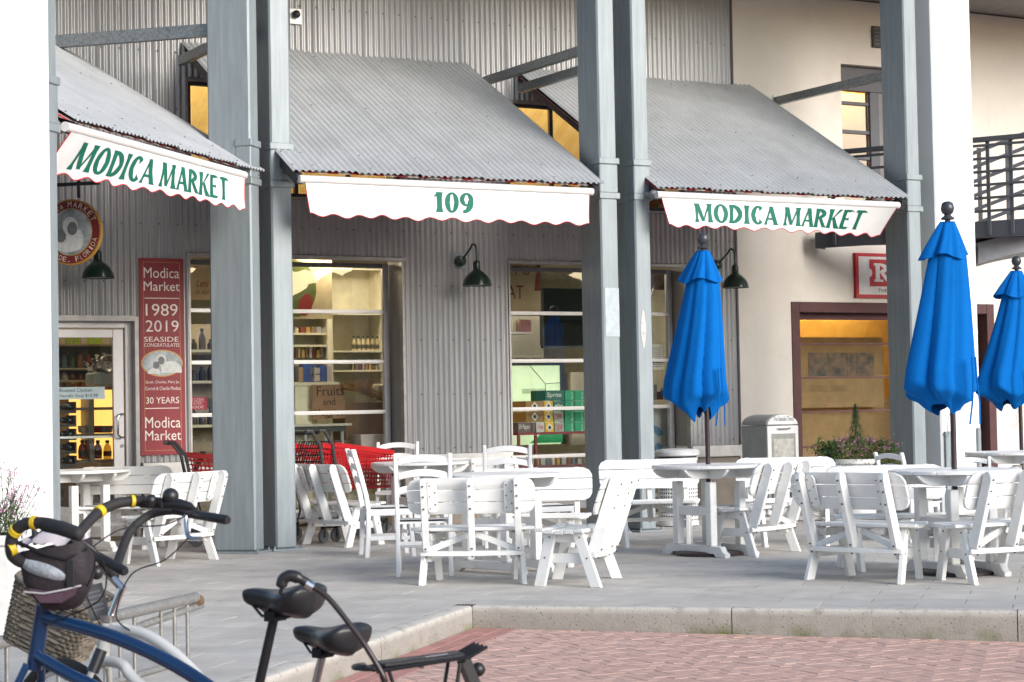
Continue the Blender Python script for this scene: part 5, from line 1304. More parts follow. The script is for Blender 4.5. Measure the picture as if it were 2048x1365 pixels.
def goods(px0, px1, py, dd_, n, hmax, where, grp):
    for k in range(n):
        px = px0+(px1-px0)*(k+.5)/n; a, z = W(px, py, -dd_); w = abs(W(px0, py, -dd_)[0]-W(px1, py, -dd_)[0])/n*rg.uniform(.7, .95); h = hmax*rg.uniform(.5, 1)
        if rg.random() < .5: m = MB().box(-w/2, w/2, 0, .14, 0.001, h)
        else: m = MB(); m.lathe([(w*.38, 0.001), (w*.42, .01), (w*.42, h*.75), (w*.25, h*.86), (w*.26, h)], 10, (0, w/2, 0))
        solo('packaged_good', m, GCOL[rg.randrange(6)], ORDS[k]+' item from the left '+where, 'groceries', wp(a, -dd_, z), TH, grp, bevel=.003)
goods(704, 764, 742, d+.05, 9, .13, 'on the cabinet shelf below the cream bottles', 'groceries on the lower cabinet shelf')
goods(590, 654, 668, d+.05, 6, .10, 'on the upper left cabinet shelf', 'groceries on the left cabinet shelf')
goods(588, 655, 716, d+.05, 9, .16, 'behind the blue bags in the cabinet', 'groceries behind the blue bags')
goods(1026, 1062, 664, .95, 6, .16, 'on the grey wall shelf behind the second pane', 'groceries on the grey wall shelf')
goods(1308, 1336, 800, .8, 4, .2, 'low in the glass strip left of the umbrella', 'groceries by the right glass strip')
goods(1040, 1165, 932, .75, 12, .14, 'on the lower red rack shelf', 'packets on the lower rack shelf')
# mural with a big olive
a, z = W(600, 575, -1.2)
t = thing('olive_picture', 'large green olive with red centre painted on a board inside the left glazed door', 'picture', wp(a, -1.1, z-.02), TH)
part('board', MB().box(-.55, .36, 0, .02, -.35, .55), mat('mural_cream', (0.60,0.47,0.28), 0.7), t)
def ell(cx, cz, rx, rz, rot=0, n=30): return [(cx+rx*cos(2*pi*i/n)*cos(rot)-rz*sin(2*pi*i/n)*sin(rot), cz+rx*cos(2*pi*i/n)*sin(rot)+rz*sin(2*pi*i/n)*cos(rot)) for i in range(n)]
part('olive_shape', MB().prism([p for p in ell(-.11, 0, .27, .33)], -.003, -.0005), mat('olive_green', (0.10,0.12,0.015), 0.7), t)
part('red_centre', MB().prism(ell(.02, -.19, .085, .13, -.3), -.006, -.0035), mat('pimento_red', (0.28,0.02,0.015), 0.7), t)
# counter, cardboard sign, basket, table in the lower panes
in_box('counter', 'cream counter with blue bags on top behind the left glazed door', 'counter', 588, 765, 680, 772, .9, .5, CREAM)
in_box('counter_cabinet', 'pale cream cabinet under the counter behind the left glazed door', 'cabinet', 590, 773, 622, 1010, .92, .45, CREAM)
KRAFT = mat('kraft_card', (0.26,0.15,0.09), 0.8, 0, 0.12, 6)
s_, w_, h_ = in_box('cardboard_sign', 'brown cardboard sign hand lettered for fruits and veggies', 'cardboard sign', 624, 770, 689, 838, .84, .012, KRAFT)
INKB = mat('brown_marker', (0.04,0.015,0.01), 0.8)
text_fit('Fruits', .05*w_/.36, w_*.98, h_*.68, h_*.95, -.001, INKB, s_); text_fit('and', w_*.33, w_*.70, h_*.40, h_*.60, -.001, INKB, s_); text_fit('Veggies', w_*.05, w_*.95, h_*.02, h_*.30, -.001, INKB, s_)
BLU = mat('blue_package', (0.015,0.06,0.30), 0.5, 0, 0.1); 
for k, (x0, y0, x1, y1, m_, lb) in enumerate(((590, 733, 597, 764, mat('dark_jar', (0.05,0.02,0.02), 0.3), 'dark jar at the left end of the counter'), (597, 735, 606, 764, mat('tan_jar', (0.45,0.25,0.10), 0.4), 'tan jar on the counter beside the blue bags'), (606, 728, 628, 765, BLU, 'larger blue bag on the counter behind the glass'), (620, 736, 640, 748, mat('white_carton', (0.5,0.42,0.40), 0.6), 'upper of two white cartons between blue bags'), (621, 750, 640, 763, mat('white_carton', (0,0,0)), 'lower of two white cartons between blue bags'), (641, 731, 652, 763, BLU, 'narrow blue bag right of the white cartons'), (654, 733, 664, 763, mat('white_carton', (0,0,0)), 'pale carton at the right end of the blue bags'))):
    in_box('package', lb, 'package', x0, y0, x1, y1, .95, .12, m_)
TANB = mat('straw_brown', (0.28,0.15,0.06), 0.8, isl=0.4)
t = thing('straw_bundle', 'bundle of brown straw lying on cardboard boxes inside the shop', 'straw bundle', (0,0,0)); m = MB(); r_ = random.Random(2)
p0 = Vector(wp(*(W(688, 772, -.8)[0], -.8, W(688, 772, -.8)[1]))); p1 = Vector(wp(W(772, 800, -.8)[0], -.8, W(772, 800, -.8)[1])); t.location = p0
for k in range(60):
    o = Vector((0, r_.uniform(-.05, .05), r_.gauss(0, .03))); o2 = Vector((0, r_.uniform(-.05, .05), r_.gauss(0, .04))); m.tube([o, (p1-p0)/2+(o+o2)/2+Vector((0,0,.015)), (p1-p0)+o2], .0028, 4)
part('straws', m, TANB, t, kind='stuff')
in_box('cardboard_box', 'brown cardboard box under the straw bundle', 'box', 690, 806, 772, 880, .85, .35, mat('kraft_dark', (0.20,0.115,0.07), 0.8, 0, 0.15, 4))
in_box('wooden_rack', 'two brown rounded boards standing behind the straw', 'boards', 712, 762, 724, 784, 1.1, .02, mat('board_brown', (0.30,0.13,0.05), 0.6)); in_box('wooden_board', 'right rounded brown board behind the straw', 'boards', 732, 762, 741, 784, 1.1, .02, mat('board_brown', (0,0,0)))
in_box('burlap_sack', 'pale sack at the right side behind the left glazed door', 'sack', 754, 768, 772, 800, .95, .15, mat('sack_pale', (0.42,0.36,0.26), 0.9, 0, .2, 12), bevel=.02)
t = F2(thing('metal_table', 'pale topped metal table behind the lowest pane of the left glazed door', 'table')); a0, z = W(560, 850, -.6); a1 = W(700, 850, -.6)[0]
part('table_top', MB().box(a0, a1, .55, 1.0, z-.025, z), mat('table_pale', (0.5,0.46,0.40), 0.5), t); part('table_rail', MB().box(a0, a1-.06, .58, .97, z-.09, z-.026), BLACKM, t)
for a, y in ((a0+.3, .6), (a1-.10, .6), (a1-.10, .93), (W(650, 850, -.6)[0], .6)): mm = MB(); mm.tube([(a, y, .02), (a, y, z-.09)], .022, 10); part('leg', mm, ALU, t)
b_, w_, h_ = in_box('carton', 'white printed carton low behind the left glazed door', 'carton', 722, 870, 775, 960, .55, .3, mat('white_carton', (0,0,0)))
# first narrow part of the left glazed door
a0, z0 = W(384, 780, -.335); 
PRED = mat('poster_red', (0.50,0.02,0.05), 0.6)
s_, w_, h_ = in_box('cash_machine_sign', 'small red cash machine sign taped inside the glass', 'sign', 370, 795, 413, 820, .36, .004, PRED)
text_fit('NO CASH?', .03, w_-.03, h_*.70, h_*.93, -.001, CREAMT, s_); text_fit('ATM', w_*.35, w_*.75, h_*.38, h_*.60, -.001, CREAMT, s_); text_fit('INSIDE', w_*.2, w_*.85, h_*.10, h_*.32, -.001, CREAMT, s_); part('rule', MB().box(.02, w_-.02, -.0015, -.0002, h_*.645, h_*.665), CREAMT, s_)
s_, w_, h_ = in_box('window_lettering_board', 'tan board with red script lettering behind the glass beside the banner', 'lettering board', 370, 522, 440, 600, .75, .01, mat('mural_tan', (0.50,0.34,0.20), 0.7))
REDT = mat('script_red', (0.25,0.03,0.02), 0.7)
text_fit('Less', w_*.30, w_*.64, h_*.34, h_*.52, -.001, REDT, s_, slant=.3); text_fit('is not better', w_*.30, w_*1.1, h_*.14, h_*.28, -.001, REDT, s_, slant=.3)
ORD7 = ('leftmost', 'second', 'third', 'fourth', 'fifth', 'sixth', 'seventh', 'eighth', 'ninth', 'tenth')
JARD = mat('jar_dark', (0.06,0.05,0.05), 0.35, 0, .2, isl=.5)
for row, (py, lab) in enumerate(((700, 'upper'), (762, 'middle'), (850, 'lower'))):
    z = W(400, py, -.9)[1]; a0 = W(380, py, -.9)[0]
    sh_ = F2(thing('goods_shelf', ('upper', 'middle', 'lower')[row]+' pale shelf seen in the glass strip beside the banner', 'shelf')); part('board', MB().box(a0-.3, a0+1.2, .85, 1.25, z-.03, z), CREAM, sh_); part('back_board', MB().box(a0-.3, a0+1.2, 1.26, 1.28, z-.3, z+.3), mat('shelf_back', (0.36,0.31,0.24), .8), sh_)
    for k in range(7):
        h = (.13, .19, .12, .24, .12, .16, .2)[(k+row*2) % 7]; bottle(wp(a0-.12+k*.10, -1.0, z), h, .04, JARD, CAPD, ORD7[k]+' dark jar on the '+lab+' shelf in the glass strip beside the banner', 'dark jars beside the banner')
# --- right glazed door: black screen, poster, drink cartons, green lit cabinet
t = F2(thing('television', 'large black television hanging behind the upper panes of the right glazed door', 'television')); dd = .8
a0, z1 = W(1086, 570, -dd); a1 = W(1215, 560, -dd)[0]; z0 = W(1150, 692, -dd)[1]
q = MB(); q.box(a0, a1, dd, dd+.05, z0, z1-.04); part('screen', q, mat('screen_black', (0.008,0.006,0.008), 0.5, spec=0.1), t); q = MB(); q.box(a0-.02, a1+.02, dd-.012, dd+.045, z0-.03, z0-.001); q.box(a0-.03, a0-.001, dd-.01, dd+.045, z0, z1-.04); part('bezel', q, BLACK, t)
s_, w_, h_ = in_box('poster', 'tan and red lettered poster behind the top left pane of the right glazed door', 'poster', 990, 528, 1080, 625, .45, .004, mat('poster_tan', (0.52,0.38,0.24), 0.7))
text_fit("LET'S", w_*.05, w_*.76, h_*.78, h_*.97, -.001, REDT, s_); text_fit('EAT', w_*.12, w_*.62, h_*.28, h_*.56, -.001, REDT, s_)
part('red_corner', MB().prism([(w_*.86, h_*.45), (w_, h_*.45), (w_, h_), (w_*.93, h_)], -.002, -.0005), REDT, s_)
in_box('rear_shelf', 'grey wall shelf behind the second pane of the right glazed door', 'shelf', 1020, 664, 1063, 668, .9, .3, DOORF)
in_box('price_card', 'pink and yellow card on the grey wall behind the glass', 'card', 1040, 640, 1062, 664, .88, .01, mat('card_pink', (0.45,0.20,0.25), .7))
in_box('grey_partition', 'grey partition board behind the second pane of the right glazed door', 'partition', 1016, 632, 1086, 716, 1.3, .02, mat('partition_grey', (0.40,0.38,0.34), .7, 0, .1, 4))
in_box('cabinet_white', 'pale refrigerator with a small emblem right of the green-lit display', 'refrigerator', 1141, 745, 1190, 890, 1.4, .4, mat('fridge_pale', (0.55,0.50,0.42), .5))
# green lit display cabinet
gm = mat('green_lit_panel', (0.55,0.65,0.45), 0.5, emis=(0.80,0.97,0.60), estr=0.45)
t = F2(thing('display_cabinet', 'green-lit display cabinet behind the drink cartons', 'display cabinet')); dd = 1.5
a0, z1 = W(1005, 732, -dd); a1 = W(1119, 730, -dd)[0]; z0 = W(1060, 890, -dd)[1]
part('lit_back', MB().box(a0, a1, dd, dd+.02, z0, z1), gm, t)
part('frame', MB().box(a0-.04, a1+.04, dd-.04, dd+.03, z1+.001, z1+.07).box(a1+.001, a1+.05, dd-.04, dd+.03, z0, z1), BLACK, t)
mm = MB(); zc = W(1090, 768, -dd)[1]; ac = W(1090, 768, -dd)[0]; mm.beam((ac, dd-.01, zc), (ac-.22, dd-.01, z1), .006, .008); mm.beam((ac, dd-.01, zc), (a1, dd-.01, zc+.01), .006, .01); mm.beam((ac, dd-.01, zc), (ac, dd-.01, z0+.4), .005, .008); part('trim', mm, mat('trim_green', (0.16,0.24,0.14), .5), t)
mm = MB(); 
for k in range(20): mm.box(ac-.33+k*.017, ac-.326+k*.017, dd-.012, dd-.006, zc-.12, zc-.06+k*.0)
part('grille', mm, mat('trim_green', (0,0,0)), t)
gb = mat('green_crate', (0.02,0.30,0.12), 0.5, emis=(0.02,0.4,0.14), estr=.15); part('green_tray', MB().prism([(ac-.25, z0+.02), (a1-.01, z0+.02), (a1-.01, z0+.14), (ac-.08, z0+.14)], dd-.06, dd-.02), gb, t)
# red rack and cartons
t = F2(thing('red_rack', 'red metal rack carrying drink cartons behind the right glazed door', 'rack')); dd = .55
a0, zt_ = W(1036, 866, -dd); a1 = W(1300, 866, -dd)[0]; RR = mat('rack_red', (0.20,0.008,0.02), 0.4)
part('top_frame', MB().box(a0, a1, dd, dd+.5, zt_-.03, zt_), RR, t)
for a, y in ((a0, dd), (W(1070, 866, -dd)[0], dd), (a0+1.35, dd), (a0, dd+.46), (a0+1.3, dd+.46)): part('post', MB().box(a, a+.03, y+.001, y+.03, .02, zt_-.031), RR, t)
part('shelf', MB().box(a0+.031, a1, dd+.03, dd+.46, zt_-.42, zt_-.40), RR, t)
CG = mat('carton_green_light', (0.0,0.30,0.15), 0.45, 0, .06); CGD = mat('carton_green_dark', (0.01,0.11,0.05), 0.45, 0, .06); CT = mat('carton_tan', (0.30,0.16,0.04), 0.5); CYL = mat('carton_yellow', (0.70,0.42,0.01), 0.5); CS = mat('carton_silver', (0.32,0.33,0.31), 0.4, .2); CBR = mat('carton_brown', (0.13,0.09,0.09), 0.5); CWH = mat('carton_pale', (0.55,0.52,0.54), 0.5)
TW = mat('carton_print_white', (0.75,0.80,0.75), 0.5); TG = mat('carton_print_green', (0.10,0.35,0.08), .5); TR = mat('carton_print_red', (0.45,0.02,0.03), .5); TB = mat('carton_print_dark', (0.05,0.03,0.06), .5)
def carton(px0, px1, row, m_, lab, txt=None, tcol=TW, box=None, vert=False, diamond=None):
    bot = 866-21.3*row; o, w_, h_ = in_box('drink_carton', lab, 'carton', px0+.4, bot-20.6, px1-.4, bot-.4, dd+.02+.002*row, .35, m_, 'drink cartons stacked on the red rack')
    if diamond:
        c, s = (w_/2, h_/2), h_*.42; part('emblem', MB().prism([(c[0]-s*.9, c[1]), (c[0], c[1]-s), (c[0]+s*.9, c[1]), (c[0], c[1]+s)], -.002, -.0004), TW, o); part('emblem_core', MB().prism([(c[0]-s*.5, c[1]), (c[0], c[1]-s*.6), (c[0]+s*.5, c[1]), (c[0], c[1]+s*.6)], -.003, -.0021), diamond, o)
    if txt:
        if vert:
            uv, fs = text_mesh(txt); part('lettering', MB().add([(w_*(.86-.2*v), -.001, h_*(.12+.76*u)) for u, v in uv], fs), tcol, o, smooth=0)
        else: text_fit(txt, w_*.08, w_*.84, h_*.22, h_*.80, -.001, tcol, o, slant=.12)
for r_ in range(4):
    carton(1129, 1149, r_, CG, ('lowest', 'second lowest', 'second highest', 'topmost')[r_]+' green drink carton in the left column of green cartons', 'Sprite', TW, vert=True); carton(1149.5, 1169, r_, CG, ('lowest', 'second lowest', 'second highest', 'topmost')[r_]+' green drink carton in the right column of green cartons', 'Sprite', TW, vert=True)
carton(1090, 1128, 3, CGD, 'dark green drink carton lettered along its side on top of the pile', 'Sprite'); carton(1107, 1128, 2, CGD, 'dark green drink carton under the topmost one', 'rite')
carton(1051, 1087, 2, CT, 'tan drink carton in the upper left of the pile', diamond=TB); carton(1051.5, 1087, 1, CT, 'tan drink carton one row below the upper left one', diamond=TB)
carton(1087.5, 1106, 2, CYL, 'topmost yellow drink carton', diamond=TB); carton(1087.5, 1106, 1, CYL, 'middle yellow drink carton', diamond=TB); carton(1090, 1108, 0, CYL, 'lowest yellow drink carton on the red rack', diamond=TB)
carton(1107, 1127, 1, CS, 'upper silver and green drink carton', 'DEW', TR); carton(1109, 1128, 0, CS, 'lower silver and green drink carton on the red rack', 'DEW', TR)
carton(1035, 1063, 0, CBR, 'brown drink carton at the left end of the red rack', 'Dr Pepper', TW); carton(1064, 1071, 0, CBR, 'narrow brown carton end on the red rack'); carton(1072, 1089, 0, CWH, 'pale drink carton with red lettering on the red rack', 'Dr Pepper', TR)
# far right strip of the right glazed door
in_box('picture_print', 'dark abstract print behind the glass strip left of the first umbrella', 'picture', 1300, 541, 1337, 580, .6, .02, mat('print_dark', (0.09,0.06,0.08), .6, 0, .5, 9, col2=(0.45,0.30,0.25)))
s_, w_, h_ = in_box('notice', 'printed notice stuck to the glass left of the first umbrella', 'notice', 1300, 689, 1327, 740, .36, .003, mat('notice_paper', (0.55,0.52,0.46), .7))
part('print_lines', (lambda m: [m.box(.03, w_-.04, -.0015, -.0003, h_*.12+k*h_*.08, h_*.12+k*h_*.08+.006) for k in range(10)] and m)(MB()), TB, s_, kind='stuff')
s_, w_, h_ = in_box('round_decal_panel', 'pale panel with a blue round letter decal low behind the right glazed door', 'decal', 1290, 818, 1338, 905, .5, .01, mat('panel_grey', (0.42,0.41,0.41), .6))
L_, R_ = ring(w_*.30, h_*.30, .17, .17, .055, .055, 20, 330, 24); part('letter', MB().add([(p[0], -.001, p[1]) for p in L_]+[(p[0], -.001, p[1]) for p in R_], [(i, i+1, len(L_)+i+1, len(L_)+i) for i in range(len(L_)-1)]), mat('decal_blue', (0.04,0.16,0.30), .6), s_, smooth=0)
# clerestory: dark painting strip
in_box('upper_picture', 'dark painting with an orange flower in the upper window beside the right awning', 'painting', 1290, 390, 1335, 424, .25, .02, mat('painting_dark', (0.06,0.035,0.02), .6, 0, .5, 10, col2=(0.35,0.14,0.04)))
# --- shop behind the entrance door
t = F2(thing('goods_shelving', 'tall dark shelving with jars seen through the entrance door', 'shelving')); dd = 1.0; a0 = W(100, 700, -dd)[0]; a1 = W(223, 700, -dd)[0]
part('back_panel', MB().box(a0-.5, a1+.3, dd+.4, dd+.42, .1, 2.7), mat('shelf_back_dark', (0.14,0.12,0.10), .8), t)
for py in (688, 736, 760): z = W(170, py, -dd)[1]; part('shelf', MB().box(a0-.5, a1+.3, dd, dd+.399, z-.02, z), mat('shelf_wood', (0.40,0.32,0.20), .7), t)
GREENP = mat('lime_packet', (0.30,0.42,0.02), .5, 0, .1, isl=.2); JARS = [mat('jar_amber', (0.25,0.10,0.02), .3), mat('jar_cream', (0.45,0.38,0.26), .4), JARD, mat('jar_bluegrey', (0.12,0.15,0.19), .4), mat('jar_greenish', (0.06,0.12,0.05), .4), mat('jar_red', (0.28,0.04,0.03), .4)]
for k in range(9):
    z = W(170, 688, -dd)[1]; a = a0-.05+k*.082; o = solo('packet', MB().box(0, .062, 0, .05, 0, .085), GREENP if k % 3 != 2 else JARS[1], ORD7[k]+' small packet on the top shelf behind the entrance door', 'packet', wp(a, -(dd+.05), z), TH, 'packets on the top shelf', bevel=.004)
rq = random.Random(8)
for py, hh in ((736, .17), (760, .10), (789, .15)):
    z = W(170, py, -dd)[1]
    for k in range(9):
        bottle(wp(a0-.08+k*.088, -(dd+.1), z), hh*rq.uniform(.75, 1.1), .036, JARS[rq.randrange(6)], CAPD if rq.random() < .6 else BOT, ORD7[k]+' jar on the %s row of shelving behind the entrance door' % {736: 'second', 760: 'third', 789: 'lowest'}[py], 'jars behind the entrance door')
# warm-lit cooler
WL = mat('cooler_glow', (0.7,0.5,0.25), 0.5, emis=(1.0,0.52,0.12), estr=1.1)
t = F2(thing('lit_cooler', 'warm-lit cooler with bottles seen through the lower door glass', 'cooler')); dd = .75
x0, z1 = W(155, 780, -dd); x1 = W(245, 780, -dd)[0]; z0 = W(190, 925, -dd)[1]
part('back', MB().box(x0, x1, dd+.3, dd+.32, z0, z1), WL, t); part('upright', MB().box(W(178, 800, -dd)[0], W(188, 800, -dd)[0], dd, dd+.299, z0, z1), mat('cooler_frame', (0.32,0.30,0.26), .5), t)
for py in (815, 868, 920): z = W(190, py, -dd)[1]; part('shelf', MB().box(x0, x1, dd+.01, dd+.298, z-.03, z), mat('cooler_frame', (0,0,0)), t)
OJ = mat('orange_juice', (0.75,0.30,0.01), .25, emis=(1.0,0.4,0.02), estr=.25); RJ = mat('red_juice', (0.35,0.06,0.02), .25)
for px, m_, lb in ((165, RJ, 'dark red juice bottle at left in the lit cooler'), (174, RJ, 'second dark red juice bottle in the lit cooler'), (196, RJ, 'amber juice bottle in the middle of the lit cooler'), (215, OJ, 'bright orange juice bottle nearest the door handle')):
    a, z = W(px, 918, -(dd+.12)); bottle(wp(a, -(dd+.12), z), .20, .045, m_, CAPD, lb, 'juice bottles in the lit cooler', LBD)
for k, px in enumerate((165, 195, 205, 216)):
    a, z = W(px, 866, -(dd+.12)); o = solo('food_tub', MB().lathe([(.035, 0), (.045, .01), (.05, .06), (.052, .075), (.001, .076)], 12), JARS[rq.randrange(6)], ORD7[k]+' small food tub on the middle shelf of the lit cooler', 'tub', wp(a, -(dd+.12), z), TH, 'food tubs in the lit cooler')
t = F2(thing('wine_rack', 'dark stacked wine rack with bottles behind the left part of the door glass', 'wine rack')); dd = .45; x0 = W(112, 850, -dd)[0]; x1 = W(153, 850, -dd)[0]
for k in range(6):
    z = W(140, 962-k*27, -dd)[1]; part('tray', MB().box(x0-.2, x1, dd, dd+.3, z, z+.03).box(x1-.02, x1, dd, dd+.3, z+.03, z+.12), BLACK, t)
    for j in range(3):
        q = MB(); q.lathe([(.033, 0), (.033, .14), (.013, .19), (.013, .26)], 10); q.v = [(x1-.06-.09*j+x, dd+.28-zz2, z+.07+y) for x, y, zz2 in q.v]; part('bottle', q, JARD if j else JARS[3], t)
in_box('plastic_bin', 'pale plastic tub with clear bags inside the door glass', 'tub', 187, 745, 228, 772, .5, .3, mat('tub_pale', (0.42,0.44,0.42), .5), bevel=.02)
m = MB(); r_ = random.Random(4); a, z = W(205, 745, -.6)
for k in range(130):
    q = Vector((r_.gauss(0, .07), r_.gauss(0, .05), abs(r_.gauss(0, .07)))); leaf(m, q, rdir(r_), .07, .05)
solo('clear_bags', m, mat('bag_plastic', (0.55,0.52,0.48), .25, isl=.3), 'crumpled clear bags heaped in the pale tub inside the door', 'plastic bags', wp(a, -.6, z), TH)
# --- gallery panel in the right shop window
t = F2(thing('display_board', 'wide tan panel with dark photographs inside the orange-lit shop window', 'display panel')); dd = 1.3
x0, z1 = W(1600, 672, -dd); x1 = W(1765, 668, -dd)[0]; z0 = W(1690, 815, -dd)[1]
part('panel', MB().box(x0, x1, dd, dd+.05, z0, z1-.02), mat('panel_tan', (0.38,0.26,0.14), .8), t)
PD = mat('photo_prints', (0.20,0.13,0.09), .5, 0, .6, 9, col2=(0.03,0.05,0.07))
for u0, u1 in ((1616, 1654), (1655, 1692), (1693, 1711), (1712, 1747)):
    a0, zt_ = W(u0, 706, -dd); a1 = W(u1, 706, -dd)[0]; part('photograph', MB().box(a0, a1, dd-.006, dd-.001, W(u0, 753, -dd)[1], zt_), PD, t)
mm = MB()
for u0, u1 in ((1617, 1655), (1660, 1695)):
    for k in range(6): a0, zt_ = W(u0, 772+k*2.2, -dd); a1 = W(u1-(k*7) % 5, 772, -dd)[0]; mm.box(a0, a1, dd-.003, dd-.001, zt_-.003, zt_)
part('caption_lines', mm, mat('caption_brown', (0.15,0.09,0.05), .8), t, kind='stuff')
x0, z1 = W(1590, 826, -1.1); in_box('low_partition', 'tan low partition board behind the lower panes of the shop window', 'partition', 1600, 800, 1990, 1010, 1.5, .05, mat('panel_tan', (0,0,0)))
# ================================================================== BICYCLES
def bike_root(name, label, X, Y): 
    return thing(name, label, 'bicycle', (X, Y, -0.16))
TYRE = mat('tyre_rubber', (0.02,0.02,0.02), 0.8); FOAM = mat('foam_grip', (0.022,0.02,0.022), 0.75, 0, .1, 20, bump=.2, bs=100); YBAND = mat('yellow_band', (0.72,0.50,0.02), 0.5)
BLUEF = mat('navy_bike_paint', (0.008,0.035,0.105), 0.25, 0.1, .08, coat=.6); WHF = mat('white_bike_paint', (0.62,0.62,0.60), 0.3, 0, .05, coat=.4); LEATH = mat('black_saddle', (0.020,0.021,0.024), 0.38, 0, .15, 6, bump=.1)
def wheel(root, c, e, r, lab=None, rimm=CHROME):
    # e: unit vector of travel; wheel plane contains e and z
    e = Vector(e).normalized(); c = Vector(c)-root.location; n = 40; ax = e.cross(Vector((0,0,1)))
    P = lambda a, rr_: c+(e*cos(a)+Vector((0,0,1))*sin(a))*rr_
    w = part('wheel', MB().tube([P(2*pi*i/n, r-.022) for i in range(n)], .022, 8, True), TYRE, root, smooth=60)
    part('rim', MB().tube([P(2*pi*i/n, r-.05) for i in range(n)], .011, 6, True), rimm, w, smooth=60)
    m = MB(); m.tube([c-ax*.05, c+ax*.05], .018, 10); part('hub', m, CHROME, w)
    m = MB()
    for i in range(28): m.tube([c+ax*(.03 if i % 2 else -.03), P(2*pi*i/28, r-.055)], .0012, 3)
    part('spokes', m, CHROME, w)
def saddle(root, p, e, L=.275, wd=.20, drop=0.0, mat_=LEATH):
    e = Vector(e).normalized(); s = e.cross(Vector((0,0,1))); c = Vector(p)-root.location; up = Vector((0,0,1))
    def fn(u, v):
        a = 2*pi*v; k = u; w = .022+(wd/2-.022)*(1/(1+math.exp(-(k-.55)*11))); w *= sqrt(max(0, 1-((k-.5)*2)**8)); th = (.022+.006*k) if sin(a) > 0 else (.030+.055*k**1.5)
        th *= sqrt(max(0, 1-((k-.5)*2)**8)); y = w*cos(a); z = th*sin(a)+.028*max(0, k-.4)**1.2*1.6 + .006*cos(k*5) - .22*abs(y)**1.5 - .008*math.exp(-(y/.012)**2)
        return c+e*(L*(.5-k))+s*y+up*(z-drop)
    o = part('saddle', MB().grid(lambda u, v: fn(v, u), 32, 26, True), mat_, root, smooth=80)
    m = MB()
    for q in (-1, 1): m.tube([c+e*.11-up*.02, c+e*.05+s*q*.02-up*.06, c-e*.05+s*q*.022-up*.06, c-e*.11+s*q*.045-up*.03], .0045, 6)
    m.beam(c+e*.015-up*.06-s*.03, c+e*.015-up*.06+s*.03, .04, .03); part('rails', m, BLACKM, o)
def T_(root, pts, r, m_, nm, n=10, par=None): return part(nm, MB().tube([Vector(p)-root.location for p in pts], r, n), m_, par or root, smooth=60)
def smooth_pts(P, n=6):
    out = []
    for i in range(len(P)-1):
        p0, p1, p2, p3 = P[max(0, i-1)], P[i], P[i+1], P[min(len(P)-1, i+2)]
        for k in range(n):
            t = k/n; out.append(.5*((2*p1)+(-p0+p2)*t+(2*p0-5*p1+4*p2-p3)*t*t+(-p0+3*p1-3*p2+p3)*t*t*t))
    return out+[P[-1]]
GZ = -0.16
# ---- A: navy bicycle
hA = at(88, 1222, 6.42); sA = at(558, 1192, 5.95); eA = Vector((hA.x-sA.x, hA.y-sA.y, 0)).normalized()
rA = bike_root('bicycle', 'navy blue bicycle with black foam handlebar, yellow bands and handlebar bag at lower left', sA.x, sA.y)
bb = Vector((sA.x, sA.y, GZ+.27))+eA*.24; hb = hA+eA*.045-Vector((0,0,.17)); fh = Vector((hb.x, hb.y, GZ+.30))+eA*.20; rh = Vector((bb.x, bb.y, GZ+.30))-eA*.43; fh.z = rh.z = GZ+.30
stt = Vector((sA.x, sA.y, 0))+eA*.10; stt.z = GZ+.60
T_(rA, [hA+Vector((0,0,.02)), hb-Vector((0,0,.02))], .026, BLUEF, 'head_tube')
T_(rA, smooth_pts([hA-Vector((0,0,.02)), at(250, 1283, 6.28), at(400, 1362, 6.15), stt-Vector((0,0,.10)), bb+Vector((0,0,.1))]), .0225, BLUEF, 'top_tube')
T_(rA, smooth_pts([hb+Vector((0,0,.03)), at(130, 1345, 6.35), at(260, 1420, 6.25), bb]), .021, BLUEF, 'down_tube')
T_(rA, [bb, stt], .018, BLUEF, 'seat_tube'); 
for q in (-1, 1):
    s = eA.cross(Vector((0,0,1)))*.055*q; T_(rA, [bb+s*.5, rh+s], .010, BLUEF, 'chain_stay', 8); T_(rA, [stt-Vector((0,0,.06))+s*.4, rh+s], .009, BLUEF, 'seat_stay', 8); T_(rA, [hb+s*.6, hb+eA*.02-Vector((0,0,.06))+s, fh+s], .013, BLUEF, 'fork_blade', 8)
wheel(rA, fh, eA, .30); wheel(rA, rh, eA, .30)
T_(rA, [stt-Vector((0,0,.03)), Vector((sA.x, sA.y, sA.z-.05))+eA*.015], .0145, BLACKM, 'seat_post'); T_(rA, [stt-Vector((0,0,.02)), stt+Vector((0,0,.02))], .022, BLACKM, 'seat_clamp')
m = MB(); c = bb-rA.location; sv = eA.cross(Vector((0,0,1))); m.tube([c-sv*.06, c+sv*.06], .02, 10); m.beam(c+sv*.06, c+sv*.065+Vector((.12,0,-.11)), .02, .012); m.beam(c-sv*.06, c-sv*.065-Vector((.12,0,-.11)), .02, .012); part('cranks', m, CHROME, rA)
saddle(rA, sA, eA)
stc = at(118, 1128, 6.5)
T_(rA, [hA, stc], .014, CHROME, 'stem')
far = smooth_pts([stc, at(150, 1078, 6.62), at(192, 1030, 6.75), at(235, 1007, 6.82), at(290, 1003, 6.85), at(330, 1008, 6.80)])
hbA = T_(rA, far, .0185, FOAM, 'handlebar'); near = smooth_pts([stc, at(60, 1128, 6.3), at(26, 1112, 6.22), at(25, 1072, 6.2), at(50, 1049, 6.18), at(90, 1047, 6.15), at(120, 1056, 6.1)])
T_(rA, near, .0195, FOAM, 'handlebar')
